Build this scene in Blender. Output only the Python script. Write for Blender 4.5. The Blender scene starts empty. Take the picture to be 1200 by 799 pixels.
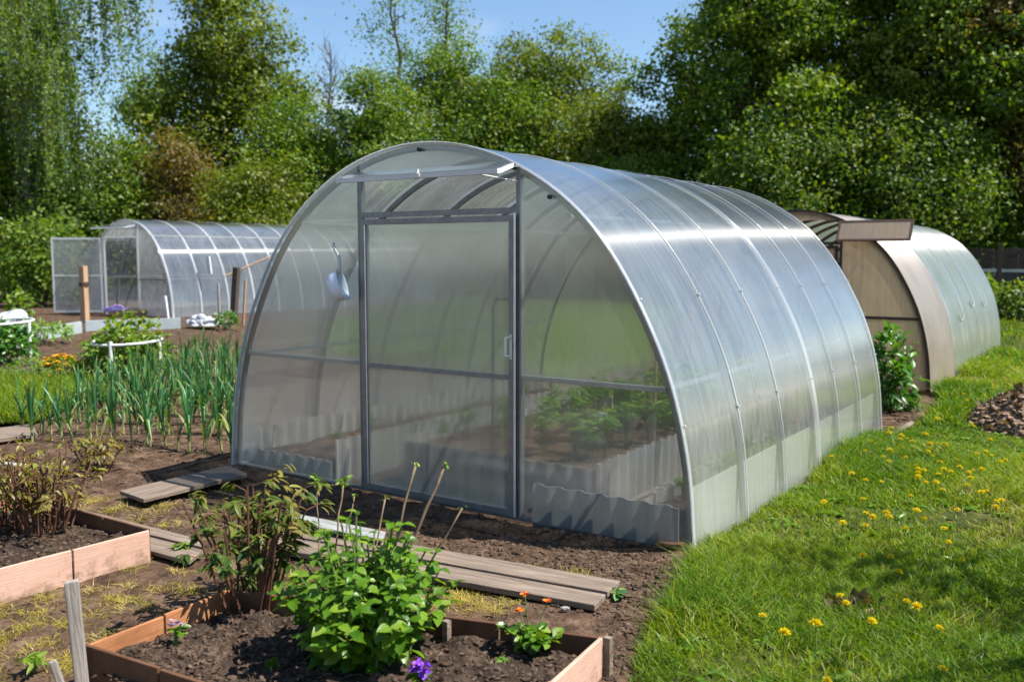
import bpy, math, random
import numpy as np
from mathutils import Vector, Matrix
R = math.radians
rng = np.random.default_rng(7)
random.seed(7)
S = bpy.context.scene
COL = S.collection

# ------------------------------------------------------------------ camera geometry
FPX = 1071.0; PITCH = math.atan(100/FPX); YAW = R(34.345); CH = 1.44
fw = np.array([-math.sin(YAW), math.cos(YAW), 0.0]); rt = np.array([math.cos(YAW), math.sin(YAW), 0.0]); up = np.array([0, 0, 1.0])
CF = fw*math.cos(PITCH)-up*math.sin(PITCH); CU = fw*math.sin(PITCH)+up*math.cos(PITCH)
CP = np.array([0, 0, CH])
def gnd(x, y, z=0.0):
    d = CF*FPX+rt*(x-600)-CU*(y-399.5)
    return CP+d*((z-CH)/d[2])
def far(px, depth, z=0.0):
    p = fw*depth+rt*((px-600)/FPX*depth); return np.array([p[0], p[1], z])
def zat(py, depth):
    return CH+(300-py)/FPX*depth

# ------------------------------------------------------------------ noise
def _h(ix, iy, iz, s):
    n = (ix*374761393+iy*668265263+iz*2147483647+s*974634777) & 0xffffffff
    n = ((n ^ (n >> 13))*1274126177) & 0xffffffff
    return ((n ^ (n >> 16)) & 0xffff)/65535.0
def vnoise(p, s=0):
    p = np.asarray(p, float); i = np.floor(p).astype(np.int64); f = p-i; f = f*f*(3-2*f); o = 0
    for a in (0, 1):
        for b in (0, 1):
            for c in (0, 1):
                w = (f[..., 0] if a else 1-f[..., 0])*(f[..., 1] if b else 1-f[..., 1])*(f[..., 2] if c else 1-f[..., 2])
                o = o+w*_h(i[..., 0]+a, i[..., 1]+b, i[..., 2]+c, s)
    return o
def fbm(x, y, sc, s=0, octv=4):
    o = 0; a = 1; t = 0
    for k in range(octv):
        o = o+a*vnoise(np.stack([x*sc, y*sc, np.full_like(x, k*3.7)], -1), s+k); t += a; a *= .5; sc *= 2.1
    return o/t

# ------------------------------------------------------------------ materials
def mat(name):
    m = bpy.data.materials.new(name); m.use_nodes = True; m.node_tree.nodes.clear()
    return m, m.node_tree.nodes, m.node_tree.links
def nd(N, t, **kw):
    n = N.new(t)
    for k, v in kw.items():
        if k.startswith('i_'):
            n.inputs[k[2:].replace('_', ' ')].default_value = v
        else: setattr(n, k, v)
    return n
def c4(c): return (c[0], c[1], c[2], 1)
def ramp(N, stops):
    r = N.new('ShaderNodeValToRGB'); e = r.color_ramp.elements
    while len(e) < len(stops): e.new(.5)
    for k, (p, c) in enumerate(stops): e[k].position = p; e[k].color = c4(c)
    return r
def principled(name, stops, scale=(1, 1, 1), nscale=8, rough=.7, bump=.0, bscale=60, metal=0, detail=6, spec=.3, dist=.01):
    m, N, L = mat(name)
    out = nd(N, 'ShaderNodeOutputMaterial'); b = nd(N, 'ShaderNodeBsdfPrincipled')
    tc = nd(N, 'ShaderNodeTexCoord'); mp = nd(N, 'ShaderNodeMapping'); mp.inputs['Scale'].default_value = scale
    no = nd(N, 'ShaderNodeTexNoise'); no.inputs['Scale'].default_value = nscale; no.inputs['Detail'].default_value = detail; no.inputs['Roughness'].default_value = .65
    r = ramp(N, stops)
    L.new(tc.outputs['Object'], mp.inputs[0]); L.new(mp.outputs[0], no.inputs['Vector']); L.new(no.outputs[0], r.inputs[0]); L.new(r.outputs[0], b.inputs['Base Color'])
    b.inputs['Roughness'].default_value = rough; b.inputs['Metallic'].default_value = metal; b.inputs['Specular IOR Level'].default_value = spec
    if bump:
        n2 = nd(N, 'ShaderNodeTexNoise'); n2.inputs['Scale'].default_value = bscale; n2.inputs['Detail'].default_value = 5
        bm = nd(N, 'ShaderNodeBump'); bm.inputs['Strength'].default_value = bump; bm.inputs['Distance'].default_value = dist
        L.new(mp.outputs[0], n2.inputs['Vector']); L.new(n2.outputs[0], bm.inputs['Height']); L.new(bm.outputs[0], b.inputs['Normal'])
    L.new(b.outputs[0], out.inputs[0])
    return m
def leafmat(name, stops, trans=.46, tcol=(1.6, 1.5, .45), gloss=.025, rough=.5):
    m, N, L = mat(name)
    out = nd(N, 'ShaderNodeOutputMaterial'); at = nd(N, 'ShaderNodeAttribute', attribute_name='var'); r = ramp(N, stops)
    L.new(at.outputs['Fac'], r.inputs[0])
    d = nd(N, 'ShaderNodeBsdfDiffuse'); t = nd(N, 'ShaderNodeBsdfTranslucent'); g = nd(N, 'ShaderNodeBsdfGlossy'); g.inputs['Roughness'].default_value = rough
    mx = nd(N, 'ShaderNodeMix', data_type='RGBA', blend_type='MULTIPLY'); mx.inputs[0].default_value = 1; mx.inputs[7].default_value = c4(tcol)
    L.new(r.outputs[0], mx.inputs[6]); L.new(mx.outputs[2], t.inputs[0]); L.new(r.outputs[0], d.inputs[0])
    a = nd(N, 'ShaderNodeMixShader'); a.inputs[0].default_value = trans; L.new(d.outputs[0], a.inputs[1]); L.new(t.outputs[0], a.inputs[2])
    b = nd(N, 'ShaderNodeMixShader'); b.inputs[0].default_value = gloss; L.new(a.outputs[0], b.inputs[1]); L.new(g.outputs[0], b.inputs[2])
    L.new(b.outputs[0], out.inputs[0])
    return m
def polymat(name, tint, scat_col, scat, axis, rough=.16, aniso=.75, refl=2.2, rfr=0.0, dirt=None, tlc=.55):
    """thin cellular polycarbonate: clear transmission + milky scatter + stretched sheen"""
    m, N, L = mat(name)
    out = nd(N, 'ShaderNodeOutputMaterial')
    tc = nd(N, 'ShaderNodeTexCoord'); mp = nd(N, 'ShaderNodeMapping')
    mp.inputs['Scale'].default_value = (1, 1, 1)
    no = nd(N, 'ShaderNodeTexNoise'); no.inputs['Scale'].default_value = 1.6; no.inputs['Detail'].default_value = 7; no.inputs['Roughness'].default_value = .6
    mp2 = nd(N, 'ShaderNodeMapping'); mp2.inputs['Scale'].default_value = (1, 14, .6) if axis == 'Y' else (14, 1, .5)
    no2 = nd(N, 'ShaderNodeTexNoise'); no2.inputs['Scale'].default_value = 2.4; no2.inputs['Detail'].default_value = 4
    L.new(tc.outputs['Object'], mp.inputs[0]); L.new(mp.outputs[0], no.inputs['Vector']); L.new(tc.outputs['Object'], mp2.inputs[0]); L.new(mp2.outputs[0], no2.inputs['Vector'])
    ad = nd(N, 'ShaderNodeMath', operation='ADD'); L.new(no.outputs[0], ad.inputs[0]); L.new(no2.outputs[0], ad.inputs[1])
    mr = nd(N, 'ShaderNodeMapRange'); mr.inputs['From Min'].default_value = .7; mr.inputs['From Max'].default_value = 1.3
    mr.inputs['To Min'].default_value = scat*.6; mr.inputs['To Max'].default_value = min(.97, scat*1.45); L.new(ad.outputs[0], mr.inputs[0])
    # splashed mud and dust, thickest along the foot of the sheet
    sz = nd(N, 'ShaderNodeSeparateXYZ'); L.new(tc.outputs['Object'], sz.inputs[0])
    mz = nd(N, 'ShaderNodeMapRange'); mz.inputs['From Min'].default_value = .42; mz.inputs['From Max'].default_value = .0; mz.inputs['To Min'].default_value = 0; mz.inputs['To Max'].default_value = .34; L.new(sz.outputs[2], mz.inputs[0])
    n4 = nd(N, 'ShaderNodeTexNoise'); n4.inputs['Scale'].default_value = 11; n4.inputs['Detail'].default_value = 8; n4.inputs['Roughness'].default_value = .75; L.new(tc.outputs['Object'], n4.inputs['Vector'])
    m4 = nd(N, 'ShaderNodeMath', operation='MULTIPLY'); L.new(mz.outputs[0], m4.inputs[0]); L.new(n4.outputs[0], m4.inputs[1])
    a4 = nd(N, 'ShaderNodeMath', operation='ADD'); a4.use_clamp = True; L.new(mr.outputs[0], a4.inputs[0]); L.new(m4.outputs[0], a4.inputs[1]); mr = a4
    tr = nd(N, 'ShaderNodeBsdfTransparent'); tr.inputs[0].default_value = c4(tint)
    clear = tr
    if rfr > 0:
        rf = nd(N, 'ShaderNodeBsdfRefraction'); rf.inputs['IOR'].default_value = 1.06; rf.inputs['Roughness'].default_value = .5; rf.inputs[0].default_value = c4(tint)
        cm = nd(N, 'ShaderNodeMixShader'); cm.inputs[0].default_value = rfr; L.new(tr.outputs[0], cm.inputs[1]); L.new(rf.outputs[0], cm.inputs[2]); clear = cm
    tl = nd(N, 'ShaderNodeBsdfTranslucent'); df = nd(N, 'ShaderNodeBsdfDiffuse')
    if dirt:
        rr = ramp(N, [(.38, scat_col), (.68, dirt)]); L.new(no.outputs[0], rr.inputs[0]); L.new(rr.outputs[0], tl.inputs[0]); L.new(rr.outputs[0], df.inputs[0])
    else:
        tl.inputs[0].default_value = c4(scat_col); df.inputs[0].default_value = c4(scat_col)
    sc = nd(N, 'ShaderNodeMixShader'); sc.inputs[0].default_value = tlc; L.new(df.outputs[0], sc.inputs[1]); L.new(tl.outputs[0], sc.inputs[2])
    ba = nd(N, 'ShaderNodeMixShader'); L.new(mr.outputs[0], ba.inputs[0]); L.new(clear.outputs[0], ba.inputs[1]); L.new(sc.outputs[0], ba.inputs[2])
    lw = nd(N, 'ShaderNodeLayerWeight'); lw.inputs[0].default_value = .5
    pw = nd(N, 'ShaderNodeMath', operation='POWER'); pw.inputs[1].default_value = 4.5; L.new(lw.outputs['Facing'], pw.inputs[0])
    ml = nd(N, 'ShaderNodeMath', operation='MULTIPLY_ADD'); ml.inputs[1].default_value = refl*.9; ml.inputs[2].default_value = .045*refl; ml.use_clamp = True; L.new(pw.outputs[0], ml.inputs[0])
    mn = nd(N, 'ShaderNodeMath', operation='MINIMUM'); mn.inputs[1].default_value = .85; L.new(ml.outputs[0], mn.inputs[0])
    gl = nd(N, 'ShaderNodeBsdfAnisotropic'); gl.inputs['Roughness'].default_value = rough; gl.inputs['Anisotropy'].default_value = -aniso; gl.inputs[0].default_value = (.97, .95, .91, 1)
    cx = nd(N, 'ShaderNodeCombineXYZ'); cx.inputs[0 if axis == 'X' else 1].default_value = 1
    vt = nd(N, 'ShaderNodeVectorTransform', vector_type='VECTOR', convert_from='OBJECT', convert_to='WORLD'); L.new(cx.outputs[0], vt.inputs[0]); L.new(vt.outputs[0], gl.inputs['Tangent'])
    bp = nd(N, 'ShaderNodeBump'); bp.inputs['Strength'].default_value = .06; bp.inputs['Distance'].default_value = .01
    no3 = nd(N, 'ShaderNodeTexNoise'); no3.inputs['Scale'].default_value = 3.0; no3.inputs['Detail'].default_value = 1
    L.new(tc.outputs['Object'], no3.inputs['Vector']); L.new(no3.outputs[0], bp.inputs['Height']); L.new(bp.outputs[0], gl.inputs['Normal'])
    fi = nd(N, 'ShaderNodeMixShader'); L.new(mn.outputs[0], fi.inputs[0]); L.new(ba.outputs[0], fi.inputs[1]); L.new(gl.outputs[0], fi.inputs[2])
    L.new(fi.outputs[0], out.inputs[0])
    return m

M = {}
M['soil'] = principled('soil', [(.3, (.032, .019, .012)), (.5, (.088, .054, .034)), (.72, (.19, .125, .082))], nscale=9, rough=.95, bump=.9, bscale=38, detail=10, spec=.1, dist=.03)
M['bed_soil'] = principled('bed_soil', [(.3, (.018, .012, .009)), (.52, (.052, .036, .026)), (.75, (.14, .10, .073))], nscale=14, rough=.95, bump=1, bscale=50, detail=10, spec=.1, dist=.03)
M['clod'] = principled('clod', [(.3, (.035, .023, .016)), (.55, (.095, .062, .042)), (.8, (.23, .165, .118))], nscale=16, rough=.95, bump=.4, bscale=90, spec=.1)
M['mulch'] = principled('mulch', [(.3, (.11, .068, .045)), (.55, (.27, .18, .125)), (.8, (.42, .31, .23))], nscale=16, rough=.95, bump=.4, bscale=90, spec=.1)
M['turf'] = principled('turf', [(.3, (.022, .030, .008)), (.55, (.050, .062, .014)), (.75, (.12, .10, .045))], nscale=5, rough=.95, bump=.6, bscale=50, detail=8, spec=.1, dist=.02)
M['galv'] = principled('galvanised_steel', [(.3, (.30, .31, .32)), (.7, (.44, .45, .46))], nscale=20, rough=.42, metal=.75)
M['galv_light'] = principled('bright_steel', [(.3, (.62, .63, .63)), (.7, (.75, .76, .76))], nscale=20, rough=.35, metal=.5)
M['darksteel'] = principled('grey_steel', [(.3, (.16, .165, .17)), (.7, (.24, .245, .25))], nscale=20, rough=.45, metal=.6)
M['rust'] = principled('rusty_brown_paint', [(.3, (.055, .035, .025)), (.7, (.11, .065, .045))], nscale=20, rough=.7)
M['white'] = principled('white_plastic', [(.3, (.58, .58, .56)), (.7, (.68, .68, .67))], nscale=6, rough=.4)
M['ladle'] = principled('pale_blue_plastic', [(.3, (.62, .70, .84)), (.7, (.70, .77, .88))], nscale=6, rough=.35)
M['wood'] = principled('grey_wood', [(.28, (.085, .060, .044)), (.5, (.19, .143, .107)), (.75, (.31, .24, .185))], scale=(1.2, 14, 14), nscale=2.2, rough=.85, bump=.5, bscale=9, detail=9)
M['wood_dark'] = principled('dark_wood', [(.28, (.035, .026, .02)), (.5, (.075, .055, .042)), (.75, (.14, .105, .08))], scale=(1.2, 14, 14), nscale=2.2, rough=.85, bump=.5, bscale=9)
M['wood_white'] = principled('whitewashed_wood', [(.3, (.12, .12, .11)), (.5, (.26, .265, .25)), (.75, (.36, .37, .36))], scale=(1.2, 9, 9), nscale=2.5, rough=.8, bump=.3, bscale=9)
M['stake'] = principled('weathered_stake', [(.28, (.17, .14, .12)), (.5, (.30, .26, .22)), (.75, (.42, .37, .32))], scale=(14, 14, 1.2), nscale=2.2, rough=.85, bump=.5, bscale=9)
M['stake_warm'] = principled('tan_stake', [(.28, (.27, .16, .09)), (.5, (.42, .27, .16)), (.75, (.52, .36, .23))], scale=(14, 14, 1.2), nscale=2.2, rough=.85, bump=.4, bscale=9)
M['pink'] = principled('pink_board', [(.25, (.42, .255, .185)), (.5, (.52, .325, .24)), (.75, (.58, .375, .285))], nscale=4, rough=.75, bump=.15, bscale=30, detail=8)
M['orange_board'] = principled('orange_board', [(.25, (.26, .095, .030)), (.5, (.40, .16, .058)), (.75, (.50, .24, .11))], nscale=6, rough=.7, bump=.2, bscale=30, detail=8)
def boardmat(name, stops, dirt):
    m, N, L = mat(name); out = nd(N, 'ShaderNodeOutputMaterial'); b = nd(N, 'ShaderNodeBsdfPrincipled'); tc = nd(N, 'ShaderNodeTexCoord')
    n1 = nd(N, 'ShaderNodeTexNoise'); n1.inputs['Scale'].default_value = 5; n1.inputs['Detail'].default_value = 9; n1.inputs['Roughness'].default_value = .7
    n2 = nd(N, 'ShaderNodeTexNoise'); n2.inputs['Scale'].default_value = 13; n2.inputs['Detail'].default_value = 7; n2.inputs['Roughness'].default_value = .75
    mp = nd(N, 'ShaderNodeMapping'); mp.inputs['Scale'].default_value = (3, 3, 60); n3 = nd(N, 'ShaderNodeTexNoise'); n3.inputs['Scale'].default_value = 3; n3.inputs['Detail'].default_value = 4
    L.new(tc.outputs['Object'], n1.inputs['Vector']); L.new(tc.outputs['Object'], n2.inputs['Vector']); L.new(tc.outputs['Object'], mp.inputs[0]); L.new(mp.outputs[0], n3.inputs['Vector'])
    r = ramp(N, stops); av = nd(N, 'ShaderNodeMix'); av.data_type = 'FLOAT'; av.inputs[0].default_value = .35; L.new(n1.outputs[0], av.inputs[2]); L.new(n3.outputs[0], av.inputs[3]); L.new(av.outputs[0], r.inputs[0])
    sx = nd(N, 'ShaderNodeSeparateXYZ'); L.new(tc.outputs['Object'], sx.inputs[0])
    mr = nd(N, 'ShaderNodeMapRange'); mr.inputs['From Min'].default_value = -.02; mr.inputs['From Max'].default_value = .12; mr.inputs['To Min'].default_value = .16; mr.inputs['To Max'].default_value = -.10; L.new(sx.outputs[2], mr.inputs[0])
    ad = nd(N, 'ShaderNodeMath', operation='ADD'); L.new(n2.outputs[0], ad.inputs[0]); L.new(mr.outputs[0], ad.inputs[1])
    cr = ramp(N, [(.54, (0, 0, 0)), (.70, (.85, .85, .85))]); L.new(ad.outputs[0], cr.inputs[0])
    mx = nd(N, 'ShaderNodeMix', data_type='RGBA'); L.new(cr.outputs[0], mx.inputs[0]); L.new(r.outputs[0], mx.inputs[6]); mx.inputs[7].default_value = c4(dirt); L.new(mx.outputs[2], b.inputs['Base Color'])
    b.inputs['Roughness'].default_value = .8; b.inputs['Specular IOR Level'].default_value = .2
    bp = nd(N, 'ShaderNodeBump'); bp.inputs['Strength'].default_value = .35; bp.inputs['Distance'].default_value = .004; L.new(n3.outputs[0], bp.inputs['Height']); L.new(bp.outputs[0], b.inputs['Normal']); L.new(b.outputs[0], out.inputs[0]); return m
M['pink'] = boardmat('bleached_pink_board', [(.28, (.40, .235, .165)), (.5, (.52, .325, .24)), (.72, (.60, .39, .30))], (.26, .165, .11))
M['orange_board'] = boardmat('orange_board', [(.28, (.22, .085, .034)), (.5, (.36, .155, .066)), (.72, (.47, .24, .125))], (.12, .06, .03))
M['shaded_brown_board'] = principled('shaded_brown_board', [(.25, (.070, .030, .015)), (.5, (.115, .052, .026)), (.75, (.17, .085, .047))], nscale=6, rough=.75, bump=.2, bscale=30, detail=8)  # brown board faces, darkened further to carry their shade in the colour
M['corr'] = principled('fibre_cement', [(.3, (.24, .22, .20)), (.55, (.34, .315, .29)), (.8, (.42, .39, .365))], scale=(1, 1, .6), nscale=5, rough=.9, bump=.2, bscale=40)
M['corr_pale'] = principled('pale_fibre_cement', [(.3, (.27, .245, .22)), (.55, (.37, .34, .31)), (.8, (.44, .41, .38))], scale=(1, 1, .6), nscale=5, rough=.9, bump=.2, bscale=40)  # lighter copy of the fibre cement: sunlight on the side sheets put into colour
M['lining'] = principled('cream_lining_sheet', [(.3, (.52, .49, .41)), (.55, (.62, .59, .51)), (.8, (.68, .65, .58))], scale=(1, 1, .6), nscale=4, rough=.85)
M['bark'] = principled('bark', [(.3, (.035, .028, .022)), (.6, (.085, .07, .056)), (.8, (.15, .13, .11))], scale=(4, 4, 1), nscale=5, rough=.95, bump=.6, bscale=12)
M['birch'] = principled('birch_bark', [(.40, (.04, .036, .03)), (.52, (.24, .225, .21)), (.7, (.40, .385, .36))], scale=(1, 1, 3.5), nscale=3, rough=.8)
M['twig'] = principled('grey_twig', [(.3, (.13, .11, .095)), (.7, (.24, .21, .18))], nscale=12, rough=.9)
M['cane'] = principled('dry_cane', [(.3, (.13, .085, .05)), (.7, (.26, .18, .11))], nscale=25, rough=.85)
M['redstem'] = principled('red_brown_stem', [(.3, (.07, .032, .020)), (.7, (.15, .070, .036))], nscale=20, rough=.7)
M['greenstem'] = principled('green_stem', [(.3, (.07, .12, .03)), (.7, (.13, .19, .05))], nscale=20, rough=.7)
M['fence'] = principled('grey_fence_board', [(.3, (.055, .05, .047)), (.7, (.11, .10, .095))], scale=(1, 1, 10), nscale=3, rough=.9)
M['fence_rail'] = principled('pale_fence_rail', [(.3, (.45, .45, .44)), (.7, (.60, .60, .58))], nscale=6, rough=.7)
M['edging'] = principled('pale_edging', [(.3, (.30, .345, .35)), (.7, (.40, .445, .445))], nscale=4, rough=.6)
M['purple_cloth'] = principled('purple_cloth', [(.3, (.30, .12, .42)), (.5, (.52, .32, .62)), (.7, (.75, .66, .78))], nscale=9, rough=.9)
M['white_cloth'] = principled('white_cloth', [(.3, (.32, .33, .35)), (.7, (.52, .53, .55))], nscale=9, rough=.9)
M['black'] = principled('black_wire', [(.3, (.02, .02, .02)), (.7, (.035, .035, .035))], nscale=9, rough=.5)
M['stone'] = principled('stone', [(.3, (.20, .19, .18)), (.7, (.38, .36, .34))], nscale=12, rough=.9)

M['poly_roof'] = polymat('clear_polycarbonate_roof', (.90, .93, .92), (.68, .72, .71), .33, 'Y', rough=.13, aniso=.72, refl=1.75, rfr=.18)
M['poly_front'] = polymat('clear_polycarbonate_front', (.88, .92, .90), (.58, .63, .62), .16, 'X', rough=.15, aniso=.6, refl=1.6, rfr=.42)
M['poly_strip'] = polymat('polycarbonate_overlap', (.80, .82, .83), (.9, .91, .92), .62, 'Y', rough=.2, aniso=.7, refl=1.8)
M['poly_far'] = polymat('clear_polycarbonate_far', (.76, .78, .78), (.60, .66, .74), .30, 'Y', rough=.14, aniso=.72, refl=2.2)
M['poly_brown'] = polymat('aged_brown_polycarbonate', (.62, .52, .40), (.60, .49, .37), .85, 'Y', rough=.42, aniso=.4, refl=.5, dirt=(.36, .26, .17))
M['poly_brown_front'] = polymat('aged_brown_polycarbonate_front', (.62, .52, .40), (.80, .69, .55), .86, 'X', rough=.3, aniso=.3, refl=.6, dirt=(.68, .56, .43), tlc=.72)
M['poly_green'] = polymat('greenish_polycarbonate', (.74, .80, .76), (.50, .55, .44), .66, 'Y', rough=.3, aniso=.6, refl=.5, dirt=(.28, .32, .22))

def LM(n, *a, **k): M[n] = leafmat(n, *a, **k)
LM('leaf_dark', [(0, (.022, .060, .008)), (.5, (.100, .18, .013)), (.85, (.20, .25, .020)), (1, (.18, .21, .03))], tcol=(1.35, 1.35, .4))
LM('leaf_mid', [(0, (.034, .098, .009)), (.5, (.130, .225, .012)), (.85, (.235, .29, .018)), (1, (.21, .24, .03))], tcol=(1.35, 1.35, .4))
LM('leaf_olive', [(0, (.050, .098, .010)), (.5, (.155, .215, .015)), (.85, (.235, .26, .020)), (1, (.25, .235, .035))], tcol=(1.35, 1.35, .4))
LM('leaf_yellow', [(0, (.075, .125, .008)), (.5, (.155, .20, .012)), (.85, (.22, .235, .018)), (1, (.25, .23, .03))], tcol=(1.35, 1.35, .4))
LM('leaf_birch', [(0, (.060, .14, .016)), (.5, (.135, .225, .022)), (.85, (.20, .265, .026)), (1, (.21, .25, .04))], tcol=(1.35, 1.35, .4))
LM('leaf_rust', [(0, (.10, .085, .020)), (.5, (.175, .135, .030)), (.85, (.22, .16, .045)), (1, (.25, .17, .07))])
LM('leaf_brown', [(0, (.055, .040, .022)), (.5, (.12, .088, .05)), (1, (.20, .15, .09))], trans=.2)
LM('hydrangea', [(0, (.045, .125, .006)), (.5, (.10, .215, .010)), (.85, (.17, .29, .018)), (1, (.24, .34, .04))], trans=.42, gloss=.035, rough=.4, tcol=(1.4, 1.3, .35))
LM('peony_green', [(0, (.025, .060, .012)), (.5, (.060, .105, .018)), (.8, (.13, .15, .028)), (1, (.21, .17, .045))], trans=.3, gloss=.015, rough=.4)
LM('peony_brown', [(0, (.08, .070, .014)), (.5, (.165, .135, .025)), (.8, (.23, .185, .035)), (1, (.21, .24, .04))], trans=.35, gloss=.03, rough=.4)
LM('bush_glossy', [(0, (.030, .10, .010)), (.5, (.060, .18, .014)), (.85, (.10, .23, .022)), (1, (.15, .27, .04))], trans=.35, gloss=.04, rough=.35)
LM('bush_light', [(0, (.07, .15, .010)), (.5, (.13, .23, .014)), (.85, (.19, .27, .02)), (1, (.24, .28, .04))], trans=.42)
LM('seedling', [(0, (.07, .17, .02)), (.5, (.14, .27, .03)), (1, (.21, .33, .05))])
LM('leek', [(0, (.025, .12, .042)), (.5, (.060, .20, .062)), (.85, (.14, .26, .06)), (1, (.24, .26, .07))], trans=.35, gloss=.04, tcol=(1.3, 1.3, .5))
LM('leek_stalk', [(0, (.22, .25, .08)), (1, (.40, .40, .20))], trans=.2)
LM('grass', [(0, (.030, .090, .004)), (.35, (.10, .205, .006)), (.7, (.21, .295, .008)), (.88, (.29, .33, .014)), (1, (.38, .31, .13))], trans=.45, gloss=.02, tcol=(1.35, 1.3, .3))
LM('dry_grass', [(0, (.17, .20, .018)), (.4, (.38, .31, .04)), (.75, (.47, .37, .09)), (1, (.48, .40, .18))], trans=.3)
LM('dandelion', [(0, (.78, .60, .01)), (1, (.84, .72, .03))], trans=.2, tcol=(1, .9, .3), gloss=.02)
LM('orange_petal', [(0, (.70, .13, .01)), (1, (.80, .24, .02))], trans=.2, tcol=(1, .8, .5), gloss=.02)
LM('gold_petal', [(0, (.62, .30, .01)), (1, (.75, .42, .03))], trans=.2, tcol=(1, .8, .5), gloss=.02)
LM('purple_petal', [(0, (.16, .03, .45)), (1, (.34, .10, .65))], trans=.2, tcol=(1, 1, 1), gloss=.02)
LM('pansy_petal', [(0, (.20, .10, .30)), (1, (.48, .38, .50))], trans=.2, tcol=(1, 1, 1), gloss=.02)

# ------------------------------------------------------------------ object helpers
def setp(o, label=None, cat=None, group=None, kind=None):
    if label: o['label'] = label
    if cat: o['category'] = cat
    if group: o['group'] = group
    if kind: o['kind'] = kind
    return o
def empty(name, loc, label, cat, group=None, rz=0):
    o = bpy.data.objects.new(name, None); COL.objects.link(o); o.location = loc; o.rotation_euler = (0, 0, rz); o.empty_display_size = .1
    return setp(o, label, cat, group)
def link(name, me, parent=None, loc=None):
    o = bpy.data.objects.new(name, me); COL.objects.link(o)
    if parent is not None: o.parent = parent
    if loc is not None: o.location = loc
    return o
def copytree(o, parent=None):
    c = o.copy(); COL.objects.link(c); c.parent = parent
    for ch in list(o.children): copytree(ch, c)
    return c
def npmesh(name, V, Q, var=None, mats=(), mi=None, smooth=False):
    """V (n,3), Q (m,k) polygons of equal size"""
    me = bpy.data.meshes.new(name); V = np.ascontiguousarray(V, np.float32); Q = np.ascontiguousarray(Q, np.int32)
    m, k = Q.shape
    me.vertices.add(len(V)); me.vertices.foreach_set('co', V.ravel())
    me.loops.add(m*k); me.loops.foreach_set('vertex_index', Q.ravel())
    me.polygons.add(m); me.polygons.foreach_set('loop_start', np.arange(0, m*k, k, dtype=np.int32))
    if mi is not None: me.polygons.foreach_set('material_index', np.ascontiguousarray(mi, np.int32))
    for mm in mats: me.materials.append(mm)
    me.update(calc_edges=True)
    me.polygons.foreach_set('use_smooth', np.full(m, bool(smooth)))
    if var is not None:
        a = me.attributes.new('var', 'FLOAT', 'FACE'); a.data.foreach_set('value', np.ascontiguousarray(np.clip(var, 0, 1), np.float32))
    me.validate()
    return me
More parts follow.
